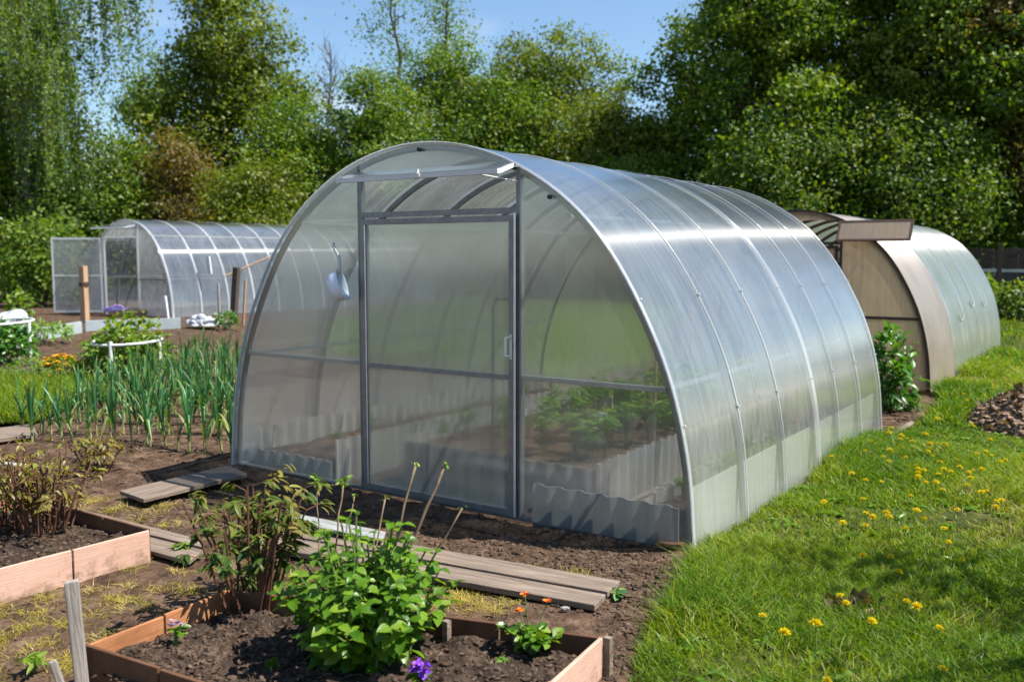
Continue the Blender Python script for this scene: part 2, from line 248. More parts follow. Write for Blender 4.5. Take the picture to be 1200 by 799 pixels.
class MB:
    def __init__(s): s.v = []; s.f = []
    def add(s, V, F):
        n = len(s.v); s.v += [tuple(map(float, p)) for p in V]; s.f += [tuple(i+n for i in f) for f in F]; return s
    def box(s, a, b, bev=0):
        x0, y0, z0 = a; x1, y1, z1 = b
        return s.hexa([(x0, y0), (x1, y0), (x1, y1), (x0, y1)], z0, z1)
    def hexa(s, q, z0, z1):
        V = [(x, y, z0) for x, y in q]+[(x, y, z1) for x, y in q]
        return s.add(V, [(3, 2, 1, 0), (4, 5, 6, 7), (0, 1, 5, 4), (1, 2, 6, 5), (2, 3, 7, 6), (3, 0, 4, 7)])
    def bar(s, a, b, w, h, upv=(0, 0, 1)):
        a = Vector(a); b = Vector(b); d = (b-a).normalized(); u = Vector(upv)
        x = d.cross(u)
        if x.length < 1e-4: x = d.cross(Vector((1, 0, 0)))
        x.normalize(); u = x.cross(d); x = x*w/2; u = u*h/2
        V = [a-x-u, a+x-u, a+x+u, a-x+u, b-x-u, b+x-u, b+x+u, b-x+u]
        return s.add(V, [(3, 2, 1, 0), (4, 5, 6, 7), (0, 1, 5, 4), (1, 2, 6, 5), (2, 3, 7, 6), (3, 0, 4, 7)])
    def tube(s, pts, rad, n=8, cap=True):
        pts = [Vector(p) for p in pts]; k = len(pts)
        if not hasattr(rad, '__len__'): rad = [rad]*k
        base = len(s.v); ref = Vector((.31, .17, .93)); px = None
        for i, p in enumerate(pts):
            d = (pts[min(i+1, k-1)]-pts[max(i-1, 0)]).normalized()
            x = (px - d*px.dot(d)) if px is not None else d.cross(ref if abs(d.dot(ref)) < .95 else Vector((1, 0, 0)))
            x.normalize(); px = x; y = d.cross(x)
            for j in range(n):
                a = 2*math.pi*j/n; s.v.append(tuple(p+(x*math.cos(a)+y*math.sin(a))*rad[i]))
        for i in range(k-1):
            for j in range(n):
                a = base+i*n+j; b = base+i*n+(j+1) % n; s.f.append((a, b, b+n, a+n))
        if cap:
            s.f.append(tuple(base+j for j in range(n))[::-1]); s.f.append(tuple(base+(k-1)*n+j for j in range(n)))
        return s
    def sweep_rect(s, pts, nrm, w, h, wdir):
        """pts along the path, nrm outward normals; w along wdir, h along normal"""
        base = len(s.v); W = Vector(wdir)*w/2; k = len(pts)
        for p, n in zip(pts, nrm):
            p = Vector(p); n = Vector(n)*h/2
            for q in (p-W-n, p+W-n, p+W+n, p-W+n): s.v.append(tuple(q))
        for i in range(k-1):
            for j in range(4):
                a = base+i*4+j; b = base+i*4+(j+1) % 4; s.f.append((a, b, b+4, a+4))
        s.f.append((base+3, base+2, base+1, base)); e = base+(k-1)*4; s.f.append((e, e+1, e+2, e+3)); return s
    def lathe(s, prof, n=20):
        base = len(s.v)
        for r, z in prof:
            for j in range(n):
                a = 2*math.pi*j/n; s.v.append((r*math.cos(a), r*math.sin(a), z))
        for i in range(len(prof)-1):
            for j in range(n):
                a = base+i*n+j; b = base+i*n+(j+1) % n; s.f.append((a, b, b+n, a+n))
        return s
    def mesh(s, name, material, smooth=False, bevel=0):
        me = bpy.data.meshes.new(name); me.from_pydata(s.v, [], s.f)
        if material: me.materials.append(material)
        if smooth: me.polygons.foreach_set('use_smooth', np.full(len(me.polygons), True))
        me.update(); return me
    def build(s, name, material, parent=None, loc=None, smooth=False, bevel=0):
        o = link(name, s.mesh(name, material, smooth), parent, loc)
        if bevel:
            b = o.modifiers.new('bevel', 'BEVEL'); b.width = bevel; b.segments = 2; b.limit_method = 'ANGLE'
        return o

# ------------------------------------------------------------------ leaf templates (x = width, y = length, z = normal)
def leaf_tmpl(rows, widths, fold=.25, droop=.3):
    V = []; Q = []
    for t, w in zip(rows, widths):
        z = -droop*t*t
        V += [(-w/2, t, z+fold*w/2), (0, t, z), (w/2, t, z+fold*w/2)]
    for i in range(len(rows)-1):
        a = i*3; Q += [(a, a+1, a+4, a+3), (a+1, a+2, a+5, a+4)]
    return np.array(V, float), np.array(Q)
OVATE = leaf_tmpl([0, .12, .35, .6, .82, 1], [.04, .42, .74, .66, .36, .02], .3, .28)
LANCE = leaf_tmpl([0, .25, .55, .8, 1], [.03, .24, .28, .18, .01], .25, .35)
KITE = (np.array([(0, 0, 0), (.33, .45, .05), (0, 1, 0), (-.33, .45, .05)], float), np.array([(0, 1, 2, 3)]))
SMALL = leaf_tmpl([0, .4, .75, 1], [.05, .6, .5, .05], .3, .2)
def unit(v): return v/np.maximum(np.linalg.norm(v, axis=-1, keepdims=True), 1e-9)
def scatter(tmpl, P, D, Nn, L, W=None):
    """place template at P along D with normal Nn, length L, width L*W"""
    TV, TQ = tmpl; n = len(P); D = unit(D); X = unit(np.cross(D, Nn)); Z = np.cross(X, D)
    L = np.broadcast_to(np.asarray(L, float), (n,)); W = np.ones(n) if W is None else np.broadcast_to(np.asarray(W, float), (n,))
    V = P[:, None, :]+(X[:, None, :]*(TV[None, :, 0:1]*W[:, None, None])+D[:, None, :]*TV[None, :, 1:2]+Z[:, None, :]*TV[None, :, 2:3])*L[:, None, None]
    Q = (TQ[None]+(np.arange(n)*len(TV))[:, None, None])
    return V.reshape(-1, 3), Q.reshape(-1, TQ.shape[1]), len(TQ)
def rdir(n, upb=0.0):
    v = rng.normal(size=(n, 3)); v = unit(v); v[:, 2] += upb; return unit(v)
def foliage(name, tmpl, P, D, Nn, L, W, var, material, parent=None, loc=None, smooth=False):
    V, Q, k = scatter(tmpl, P, D, Nn, L, W)
    return link(name, npmesh(name, V, Q, np.repeat(var, k), [material], smooth=smooth), parent, loc)

# ------------------------------------------------------------------ ground
def axis_pts(segs):
    o = []
    for a, b, st in segs: o += list(np.arange(a, b-1e-6, st))
    return np.array(o+[segs[-1][1]])
gx = axis_pts([(-400, -60, 20), (-60, -24, 1.5), (-24, -9, .22), (-9, -.6, .045), (-.6, 6, .3), (6, 60, 3), (60, 400, 20)])
gy = axis_pts([(-60, 0, 4), (0, 1.2, .3), (1.2, 5.2, .045), (5.2, 9, .11), (9, 16, .3), (16, 60, 2), (60, 500, 20)])
def lawn_edge(y):
    return np.interp(y, [0, 2.64, 3.05, 4.0, 7.4, 8.0, 9.6, 10.3, 16.5, 18, 20, 24], [-1.20, -1.36, -1.48, -1.70, -1.74, -1.52, -1.50, -1.72, -1.80, -3.5, -5, -6])
def ground_z(x, y):
    x = np.asarray(x, float); y = np.asarray(y, float)
    n = fbm(x, y, 1.1, 3, 3)-.5; n2 = fbm(x, y, 6.5, 9, 3)-.5
    fade = np.clip(1-(np.hypot(x+4, y-3)-10)/18, .25, 1)
    rough = np.clip((np.abs(fbm(x, y, .8, 21, 2)-.42))*6, .25, 1)
    z = (.05*n+.055*n2*rough)*fade-.012
    # trodden path between the beds, furrow beside the leeks
    z = np.where((x > -5.0) & (x < -1.7) & (y > 4.06) & (y < 7.9), -.03+.3*z, z)
    z = z+np.where((x > -5.1) & (x < -1.7), .03*np.exp(-((y-3.98)/.05)**2), 0)
    z = z+.05*np.exp(-((x+6.2)/.45)**2)*((y > 3.4) & (y < 6.5))
    return z
X, Y = np.meshgrid(gx, gy); Z = ground_z(X, Y)
Z = np.where((X > lawn_edge(Y)+.07), -.06, Z)
def gridmesh(name, X, Y, Z, material, kind='structure'):
    r, c = X.shape; idx = np.arange(r*c).reshape(r, c)
    Q = np.stack([idx[:-1, :-1], idx[:-1, 1:], idx[1:, 1:], idx[1:, :-1]], -1).reshape(-1, 4)
    return npmesh(name, np.stack([X, Y, Z], -1).reshape(-1, 3), Q, None, [material], smooth=True)
setp(link('ground', gridmesh('ground', X, Y, Z, M['soil'])), kind='structure')
ly = axis_pts([(-3, 12, .12), (12, 24, .5), (24, 40, 2)]); lu = np.concatenate([np.linspace(0, 1, 14)**1.0*1.6, np.linspace(1.8, 40, 30)])
LX = lawn_edge(ly)[:, None]+lu[None, :]+(np.where((ly > 4.1) & (ly < 7.9), .01, .12)*(fbm(np.zeros_like(ly), ly, 2.2, 5, 3)-.5))[:, None]; LY = np.repeat(ly[:, None], len(lu), 1)
def lawn_z(x, y):
    e = np.clip((x-lawn_edge(y))/.2, 0, 1); return -.005+.03*e+.05*(fbm(x, y, .9, 31, 3)-.5)
setp(link('lawn', gridmesh('lawn', LX, LY, lawn_z(LX, LY), M['turf'])), kind='structure')
MEX, MEY = [-90, -40, -30, -23, -17.5, -13.5, -9.5, -5.2, -4.9, -1.6, -1.0, 40], [27, 22, 21.5, 24, 23, 13, 9.4, 8.9, 16.6, 16.6, 19, 20]
# far meadow under and in front of the trees, and a verge left of the leeks
mx_, my_ = np.meshgrid(np.linspace(-90, 40, 180), np.linspace(0, 1, 50)**1.5)
MY = my_*80+np.interp(mx_, MEX, MEY)
setp(link('meadow', gridmesh('meadow', mx_, MY, -.005+.06*my_**.2+.1*(fbm(mx_, MY, .3, 41, 2)-.5), M['turf'])), kind='structure')
vx, vy = np.meshgrid(np.linspace(0, 1, 30), np.linspace(0, 1, 16))
q = [gnd(-60, 505)[:2], gnd(28, 497)[:2], gnd(60, 470)[:2], gnd(-60, 438)[:2], gnd(120, 440)[:2]]
verge_poly = [gnd(-120, 500)[:2], gnd(40, 497)[:2], gnd(150, 455)[:2], gnd(-60, 436)[:2]]
a, b, c, d = [np.array(p) for p in verge_poly]
VP = (a[None, None]*(1-vx[..., None])+b[None, None]*vx[..., None])*(1-vy[..., None])+(d[None, None]*(1-vx[..., None])+c[None, None]*vx[..., None])*vy[..., None]
setp(link('grass_verge', gridmesh('grass_verge', VP[..., 0], VP[..., 1], .035+ground_z(VP[..., 0], VP[..., 1])*.6, M['turf'])), kind='structure')

# ------------------------------------------------------------------ grass (uncountable)
def blades(name, x, y, z, h, w, material, lean=.5, var=None, seg=3):
    n = len(x); ang = rng.uniform(0, 2*math.pi, n); side = np.stack([np.cos(ang), np.sin(ang), np.zeros(n)], -1)
    ld = rng.uniform(0, 2*math.pi, n); ln = h*lean*rng.uniform(.15, 1.3, n); ldv = np.stack([np.cos(ld), np.sin(ld), np.zeros(n)], -1)
    base = np.stack([x, y, z-.01], -1); rows = []
    for t in np.linspace(0, 1, seg+1):
        c = base+ldv*(ln*t*t)[:, None]; c[:, 2] += h*t*(1-.25*lean*t)
        ww = w*(1-t)**.6*.5+.0002
        rows += [c-side*ww[:, None], c+side*ww[:, None]]
    V = np.stack(rows, 1).reshape(-1, 3); k = 2*(seg+1)
    tq = np.array([(2*i, 2*i+1, 2*i+3, 2*i+2) for i in range(seg)])
    Q = (tq[None]+(np.arange(n)*k)[:, None, None]).reshape(-1, 4)
    if var is None: var = rng.uniform(0, 1, n)
    return setp(link(name, npmesh(name, V, Q, np.repeat(var, seg), [material])), kind='stuff')
def lawn_points(n, y0, y1, xmax):
    y = y0+(y1-y0)*rng.uniform(0, 1, n); x = lawn_edge(y)+.02+rng.uniform(0, 1, n)*(xmax-lawn_edge(y)); return x, y
XS = []; 
for n, y0, y1, xm in ((120000, 1.6, 4.4, .7), (120000, 4.4, 8, 1.6), (75000, 8, 14, 2.6), (30000, 14, 25, 5)):
    x, y = lawn_points(n, y0, y1, xm); XS.append(np.stack([x, y], -1))
XY = np.concatenate(XS); x, y = XY[:, 0], XY[:, 1]
patch = fbm(x, y, 1.3, 51, 3); thatch = fbm(x, y, 2.6, 77, 3)
keep = rng.uniform(0, 1, len(x)) < np.clip((patch-.26)*3.4, .42, 1)*np.where((thatch > .63), .35, 1)
x, y, patch, thatch = x[keep], y[keep], patch[keep], thatch[keep]
edge = np.clip((x-lawn_edge(y))/.5, 0, 1)
dist = np.hypot(x, y)
h = (.036+.095*np.clip((patch-.36)*2.6, 0, 1)*rng.uniform(.3, 1.3, len(x)))*(1+.6*(1-edge)*(y > 4.1))
w = .0042+.0011*np.clip(dist-4, 0, 12)
var = np.clip(.42+.8*(fbm(x, y, .7, 61, 2)-.5)+rng.normal(0, .2, len(x))+np.where(thatch > .6, .25, 0)+np.where(rng.uniform(0, 1, len(x)) < .06, .5, 0), 0, 1)
w = w*np.where(rng.uniform(0, 1, len(x)) < .12, 1.9, 1)
blades('lawn_grass', x, y, lawn_z(x, y), h, w, M['grass'], .95, var)
u = rng.uniform(0, 1, (20000, 2)); pv = (a*(1-u[:, :1])+b*u[:, :1])*(1-u[:, 1:])+(d*(1-u[:, :1])+c*u[:, :1])*u[:, 1:]
x, y = pv[:, 0], pv[:, 1]
blades('verge_grass', x, y, .03+ground_z(x, y)*.6, .03+.17*rng.uniform(0, 1, len(x))**2, np.full(len(x), .010), M['grass'], .7, np.clip(rng.normal(.5, .25, len(x)), 0, 1), 2)
n = 60000; x = np.where(rng.uniform(0, 1, n) < .5, rng.uniform(-60, 6, n), rng.uniform(-18, -5, n)); y = np.interp(x, MEX, MEY)+rng.uniform(0, 1, n)**1.3*14
blades('meadow_grass', x, y, np.full(n, .03), .06+.16*rng.uniform(0, 1, n), np.full(n, .025), M['grass'], .7, np.clip(rng.normal(.5, .22, n), 0, 1), 2)

def rosettes(name, C_, zf, nl, L, material, lift=.35):
    n = len(C_); P = np.repeat(np.stack([C_[:, 0], C_[:, 1], zf+.01], -1), nl, 0); a_ = rng.uniform(0, 6.28, n*nl); D = np.stack([np.cos(a_), np.sin(a_), rng.uniform(.05, lift*2, n*nl)], -1)
    V, Q, k = scatter(LANCE, P, D, np.tile([0, 0, 1.], (n*nl, 1))+.3*rng.normal(size=(n*nl, 3)), L*rng.uniform(.5, 1.2, n*nl), rng.uniform(.7, 1.5, n*nl)); return setp(link(name, npmesh(name, V, Q, np.repeat(np.clip(rng.normal(.45, .22, n*nl), 0, 1), k), [M[material]], smooth=True)), kind='stuff')
wx, wy = lawn_points(900, 1.8, 9, 2.0); wk = rng.uniform(0, 1, 900) < np.where(wx-lawn_edge(wy) < .45, .9, .42); wx, wy = wx[wk], wy[wk]
rosettes('lawn_weeds', np.stack([wx, wy], -1), lawn_z(wx, wy), 9, .06, 'hydrangea')
# dry yellow tufts trodden into the path by the beds
T = []
for _ in range(105):
    px, py = random.uniform(-20, 262), random.uniform(640, 800)
    if py < 690-px*.35+8: continue
    if px > 100 and py > 757-(px-100)*.40: continue
    T.append(gnd(px, py))
for _ in range(45): T.append(gnd(random.uniform(235, 700), random.uniform(655, 712))*1.0)
for _ in range(40): T.append(gnd(random.uniform(60, 230), random.uniform(582, 612)))
for _ in range(16): T.append(gnd(random.uniform(520, 600), random.uniform(690, 715)))
T = np.array(T); T = T[~((T[:, 1] > 4.0) & (T[:, 0] > -5.1))]
cnt = rng.integers(20, 130, len(T)); P = np.repeat(T, cnt, 0); P[:, :2] += rng.normal(0, .03, (len(P), 2))
blades('dry_grass', P[:, 0], P[:, 1], ground_z(P[:, 0], P[:, 1]), .012+.036*rng.uniform(0, 1, len(P)), np.full(len(P), .0034), M['dry_grass'], 1.5, np.clip(np.repeat(rng.uniform(.1, .8, len(T)), cnt)+rng.normal(.05, .15, len(P)), 0, 1), 2)

# clods and crumbs of soil
ICO_V = None
def ico():
    import bmesh
    bm = bmesh.new(); bmesh.ops.create_icosphere(bm, subdivisions=1, radius=1); V = np.array([v.co[:] for v in bm.verts]); F = np.array([[v.index for v in f.verts] for f in bm.faces]); bm.free(); return V, F
IV, IF = ico()
def clods(name, P, r, material, flat=.65, parent=None, jag=.35, stuff=True):
    n = len(P); V = IV[None]*(1+jag*rng.normal(0, 1, (n, len(IV), 1)))
    ax = rng.uniform(.6, 1.4, (n, 1, 3)); V = V*ax; V[:, :, 2] *= flat
    an = rng.uniform(0, 6.28, n); ca, sa = np.cos(an)[:, None], np.sin(an)[:, None]
    V = np.stack([V[..., 0]*ca-V[..., 1]*sa, V[..., 0]*sa+V[..., 1]*ca, V[..., 2]], -1)*r[:, None, None]+P[:, None]
    F = (IF[None]+(np.arange(n)*len(IV))[:, None, None]).reshape(-1, 3)
    o = link(name, npmesh(name, V.reshape(-1, 3), F, None, [material]), parent)
    if stuff: setp(o, kind='stuff')
    return o
pts = []
for k, (px0, px1, py0, py1, n) in enumerate([(560, 815, 618, 700, 2600), (700, 830, 650, 799, 2600), (150, 600, 570, 640, 3000), (0, 290, 520, 585, 2000), (230, 730, 640, 720, 1700), (-20, 260, 640, 800, 900), (1020, 1090, 470, 520, 500), (0, 290, 390, 520, 1200), (200, 290, 375, 420, 400)]):
    for _ in range(n): pts.append(gnd(random.uniform(px0, px1), random.uniform(py0, py1)))
pts = np.array(pts)
ok = ~((pts[:, 0] > -5.1) & (pts[:, 0] < -1.69) & (pts[:, 1] > 4.03) & (pts[:, 1] < 7.95)) & (pts[:, 0] < lawn_edge(pts[:, 1])+.06)
pts = pts[ok]; keep = rng.uniform(0, 1, len(pts)) < np.clip((fbm(pts[:, 0], pts[:, 1], 1.7, 81, 3)-.3)*3.5, .05, 1); pts = pts[keep]
pts[:, 2] = ground_z(pts[:, 0], pts[:, 1])
rr = .004+.012*rng.uniform(0, 1, len(pts))**2.2; rr *= 1+.08*np.clip(np.hypot(pts[:, 0], pts[:, 1])-3, 0, 8)
clods('soil_clods', pts, rr, M['clod'])

# ------------------------------------------------------------------ greenhouses
PROF = [(1.69, 0), (1.652, .42), (1.562, .80), (1.42, 1.13), (1.22, 1.455), (.98, 1.71), (.66, 1.915), (.33, 2.03), (0, 2.067)]
def spline(pts, n=8):
    P = [np.array(p, float) for p in pts]; P = [2*P[0]-P[1]]+P+[np.array([-pts[-2][0], pts[-2][1]])]; o = []
    for i in range(1, len(P)-2):
        for t in np.linspace(0, 1, n, endpoint=False):
            p0, p1, p2, p3 = P[i-1:i+3]
            o.append(.5*((2*p1)+(-p0+p2)*t+(2*p0-5*p1+4*p2-p3)*t*t+(-p0+3*p1-3*p2+p3)*t**3))
    o.append(P[-2]); return o
def full_profile(half, height, n=5):
    h = spline([(x*half/1.69, z*height/2.067) for x, z in PROF], n)
    return [(p[0], p[1]) for p in h]+[(-p[0], p[1]) for p in h[-2::-1]]
def normals(pr):
    o = []
    for i in range(len(pr)):
        a = pr[max(i-1, 0)]; b = pr[min(i+1, len(pr)-1)]; t = (b[0]-a[0], b[1]-a[1]); l = math.hypot(*t); o.append((t[1]/l, -t[0]/l))
    return o
def x_at(pr, z):
    h = [p for p in pr if p[0] >= 0]; return float(np.interp(z, [p[1] for p in h], [p[0] for p in h]))
def z_at(pr, x):
    h = sorted([(p[0], p[1]) for p in pr if p[0] >= -1e-6]); return float(np.interp(abs(x), [p[0] for p in h], [p[1] for p in h]))
def rib(g, pr, y, m, w=.020, hh=.03, off=-.022):
    nr = normals(pr); mb = MB(); mb.sweep_rect([(p[0]-(-n[0])*off if False else p[0]+n[0]*off, y, max(p[1]+n[1]*off, 0)) for p, n in zip(pr, nr)], [(n[0], 0, n[1]) for n in nr], w, hh, (0, 1, 0))
    return mb.build('arch_rib', m, g, smooth=False)
def sheet(g, name, pr, y0, y1, m, off=0.0, lo=0, hi=None):
    nr = normals(pr); ys = np.linspace(y0, y1, max(2, int((y1-y0)/.4)+1)); pp = list(zip(pr, nr))[lo:hi]
    V = [(p[0]+n[0]*off, y, p[1]+n[1]*off) for y in ys for p, n in pp]; k = len(pp)
    F = [(j*k+i, j*k+i+1, (j+1)*k+i+1, (j+1)*k+i) for j in range(len(ys)-1) for i in range(k-1)]
    return MB().add(V, F).build(name, m, g, smooth=True)
def purlin(g, pr, x, y0, y1, m, off=-.06, s=.02):
    z = z_at(pr, x); i = min(range(len(pr)), key=lambda k: abs(pr[k][0]-x)); n = normals(pr)[i]
    return MB().bar((x+n[0]*off, y0, z+n[1]*off), (x+n[0]*off, y1, z+n[1]*off), s, s).build('purlin', m, g)
def end_panel(g, name, pr, x0, x1, z0, y, m):
    """flat gable panel between x0 and x1, from z0 up to the arch"""
    xs = sorted(set([x0, x1]+[p[0] for p in pr if x0 < p[0] < x1]))
    mb = MB(); V = []; 
    top = [(x, max(z_at(pr, x)-.012, z0+.002)) for x in xs]
    V = [(x, y, z0) for x in xs]+[(x, y, z) for x, z in top]; k = len(xs)
    mb.add(V, [(i, i+1, k+i+1, k+i) for i in range(k-1)]); return mb.build(name, m, g)
def frame_rect(mb, x0, x1, z0, z1, y, w, t):
    mb.box((x0, y-t/2, z0), (x0+w, y+t/2, z1)); mb.box((x1-w, y-t/2, z0), (x1, y+t/2, z1))
    mb.box((x0+w, y-t/2, z0), (x1-w, y+t/2, z0+w)); mb.box((x0+w, y-t/2, z1-w), (x1-w, y+t/2, z1)); return mb

# ---- the main greenhouse
CX = -3.388; Y0 = 4.05; Y1 = 7.93
g = empty('greenhouse', (CX, Y0, 0), 'large clear polycarbonate arched greenhouse with closed door in the middle of the garden', 'greenhouse')
pr = full_profile(1.69, 2.067)
for y in (.0, .72, 1.38, 2.07, 2.60, 3.22, 3.87): rib(g, pr, max(y, .012), M['darksteel'])
for x in (1.0, 1.56, -1.0, -1.56): purlin(g, pr, x, .02, 3.87, M['galv'])
for s in (1, -1): MB().box((s*1.66-.012, .02, .0), (s*1.66+.012, 3.86, .02)).build('base_rail', M['galv'], g)
sheet(g, 'roof_panel', pr, -.03, 2.10, M['poly_roof'], .004)
sheet(g, 'roof_panel', pr, 2.07, 3.93, M['poly_roof'], -.002)
sheet(g, 'overlap_strip', pr, 2.055, 2.115, M['poly_strip'], .012)
# slim clamping bands over each rib, with screws
for y in (.0, .72, 1.38, 2.60, 3.22, 3.87):
    nr = normals(pr); MB().sweep_rect([(p[0]+n[0]*.009, y+(.0 if y else -.016), max(p[1]+n[1]*.009, 0)) for p, n in zip(pr, nr)], [(n[0], 0, n[1]) for n in nr], .026 if y in (0, 3.87) else .012, .004, (0, 1, 0)).build('clamping_band', M['poly_strip'], g)
for y in (.0, .72, 1.38, 2.085, 2.60, 3.22, 3.87):
    for zz in (.62, 1.22):
        xx = x_at(pr, zz); i = min(range(len(pr)), key=lambda k: abs(pr[k][1]-zz)+(0 if pr[k][0] > 0 else 9)); n = normals(pr)[i]
        MB().tube([(xx+n[0]*.01, y, zz+n[1]*.01), (xx+n[0]*.02, y, zz+n[1]*.02)], .006, 8).build('screw', M['galv_light'], g)
DX0, DX1 = -.478, .655            # door opening between the posts
DT = 1.665
zl = .02
for nm, x0, x1 in (('front_panel', -1.672, DX0-.018), ('front_panel', DX1+.018, 1.672)):
    end_panel(g, nm, pr, x0, x1, .012, -.004, M['poly_front'])
# top light above the vent
end_panel(g, 'gable_panel', pr, DX0-.0, DX1+.0, 1.905, -.004, M['poly_front'])
end_panel(g, 'rear_panel', pr, -1.672, 1.672, .012, Y1-Y0-.02, M['poly_front'])
MB().bar((DX0-.009, .016, .0), (DX0-.009, .016, z_at(pr, DX0)-.05), .034, .034).build('door_post', M['darksteel'], g)
MB().bar((DX1+.009, .016, .0), (DX1+.009, .016, z_at(pr, DX1)-.05), .034, .034).build('door_post', M['darksteel'], g)
MB().box((DX0-.03+.022, .0, DT), (DX1+.03-.022, .03, DT+.03)).build('lintel', M['darksteel'], g)
MB().box((DX0, .002, 1.895), (DX1, .028, 1.920)).build('head_rail', M['darksteel'], g)
MB().box((-x_at(pr, .79)+.03, .002, .775), (DX0-.026, .028, .80)).build('cross_rail', M['galv'], g)
MB().box((DX1+.026, .002, .775), (x_at(pr, .79)-.03, .028, .80)).build('cross_rail', M['galv'], g)
MB().box((-x_at(pr, 1.66)+.03, .002, 1.64), (DX0-.026, .028, 1.662)).build('cross_rail', M['galv_light'], g)
MB().box((-1.66, .002, .0), (1.66, .026, .022)).build('sill_rail', M['darksteel'], g)
# the door: frame, pane, handle
dr = MB(); frame_rect(dr, DX0+.012, DX1-.012, .022, DT-.012, -.006, .032, .026); dr.box((DX0+.045, -.017, .77), (DX1-.045, .005, .795))
dro = dr.build('door', M['darksteel'], g)
MB().box((DX0+.03, -.004, .04), (DX1-.03, .0, DT-.03)).build('pane', M['poly_front'], dro)
h_ = MB(); h_.tube([(DX1-.028, -.02, .90), (DX1-.045, -.05, .905), (DX1-.045, -.05, 1.0), (DX1-.028, -.02, 1.005)], .0075, 8); h_.box((DX1-.036, -.024, .885), (DX1-.020, -.019, 1.02)); h_.build('handle', M['white'], dro)
MB().box((DX0+.044, -.021, .055), (DX0+.052, -.019, DT-.045)).build('edge_trim', M['galv_light'], dro); MB().box((DX1-.010, -.021, .022), (DX1+.003, -.019, DT)).build('edge_trim', M['galv_light'], dro)
# vent window, swung out and up on its top hinge
vw = MB(); ya, yb = -.17, -.01; za, zb = 1.872, 1.915
a0, a1 = (DX0-.02, ya, za), (DX1-.0, ya, za); b0, b1 = (DX0-.02, yb, zb), (DX1-.0, yb, zb)
vw.bar(a0, a1, .026, .026); vw.bar(b0, b1, .022, .022); vw.bar((a0[0]+.012, ya+.014, za), (b0[0]+.012, yb-.014, zb), .022, .022); vw.bar((a1[0]-.012, ya+.014, za), (b1[0]-.012, yb-.014, zb), .022, .022)
vo = vw.build('vent_window', M['white'], g)  # frame colour whitened to look lit though this side lies in shade
MB().add([(a0[0], ya-.012, za+.016), (a1[0], ya-.012, za+.016), (b1[0], yb, zb+.016), (b0[0], yb, zb+.016)], [(0, 1, 2, 3)]).build('pane', M['poly_front'], vo)
sty = MB(); sty.tube([(DX1-.13, ya, za-.01), (DX1+.0, .0, 1.83)], .005, 6); sty.build('stay', M['galv_light'], vo)
lat = MB(); lat.tube([(.12, ya-.01, za-.012), (.12, ya-.01, za+.035)], .009, 8); lat.box((.10, ya-.022, za-.008), (.14, ya-.012, za+.012)); lat.build('latch', M['white'], vo)
hk = MB(); hk.tube([(0.0, -.03, 2.035), (0.0, -.012, 2.035)], .012, 8); hk.build('bolt', M['black'], g)
hk = MB(); hk.tube([(.87, -.03, 1.74), (.87, -.012, 1.74)], .012, 8); hk.build('bolt', M['black'], g)

# ladle hung on the front panel
lz = 1.255
L_ = empty('ladle', (-4.0, 3.99, lz), 'pale blue plastic ladle hanging on the greenhouse front left of its door', 'ladle')
bw = MB(); prof = [(0.0, -.052)]+[(.072*math.sin(t), -.052*math.cos(t)) for t in np.linspace(.15, math.pi/2, 8)]+[(.075, .03), (.080, .034), (.072, .03)]+[(.066*math.sin(t), -.046*math.cos(t)) for t in np.linspace(math.pi/2, .15, 8)]+[(0, -.046)]
bw.lathe(prof, 24); bo = bw.build('bowl', M['ladle'], L_, (0, -.01, 0), smooth=True); bo.rotation_euler = (R(-12), R(72), R(14)); bo.scale = (1.25, 1.05, 1.05)
hd = MB(); hd.tube([(.015, -.015, .075), (.022, -.012, .12), (.012, -.008, .18), (-.02, -.006, .225), (-.035, -.006, .25), (-.028, -.006, .262)], [.013, .012, .011, .010, .009, .007], 8); hd.build('handle', M['white'], L_, smooth=True)

# ---- fibre-cement beds inside the main greenhouse
def corrugated(p0, p1, z0, z1, wl=.115, amp=.018, th=.007, wob=0.0):
    p0 = np.array(p0[:2], float); p1 = np.array(p1[:2], float); L = np.linalg.norm(p1-p0); d = (p1-p0)/L; nn = np.array([-d[1], d[0]])
    n = max(8, int(L/wl*10)); V = []
    for i in range(n+1):
        s = L*i/n; o = amp*math.sin(2*math.pi*s/wl); c = p0+d*s
        zt = z1+wob*math.sin(s*3.1)
        for off, z in ((o-th/2, z0), (o+th/2, z0), (o+th/2, zt), (o-th/2, zt)): q = c+nn*off; V.append((q[0], q[1], z))
    F = []
    for i in range(n):
        for j in range(4): a_ = i*4+j; b_ = i*4+(j+1) % 4; F.append((a_, b_, b_+4, a_+4))
    F += [(3, 2, 1, 0), (n*4, n*4+1, n*4+2, n*4+3)]
    return MB().add(V, F)
def soil_top(x0, x1, y0, y1, z, amp=.03, m='bed_soil', parent=None, step=.05):
    xs = np.linspace(x0, x1, max(3, int((x1-x0)/step))); ys = np.linspace(y0, y1, max(3, int((y1-y0)/step))); X, Y = np.meshgrid(xs, ys)
    Z = z+amp*2*(fbm(X, Y, 7, 91, 3)-.5); r, c = X.shape
    V = np.stack([X, Y, Z], -1).reshape(-1, 3); idx = np.arange(r*c).reshape(r, c); Q = np.stack([idx[:-1, :-1], idx[:-1, 1:], idx[1:, 1:], idx[1:, :-1]], -1).reshape(-1, 4)
    ring = list(idx[0, :])+list(idx[1:, -1])+list(idx[-1, -2::-1])+list(idx[-2:0:-1, 0]); nb = len(V)
    low = V[ring].copy(); low[:, 2] = -.05; k = len(ring); sk = np.array([(ring[(i+1) % k], ring[i], nb+i, nb+(i+1) % k) for i in range(k)])
    return link('soil', npmesh('soil', np.concatenate([V, low]), np.concatenate([Q, sk]), None, [M[m]]), parent)
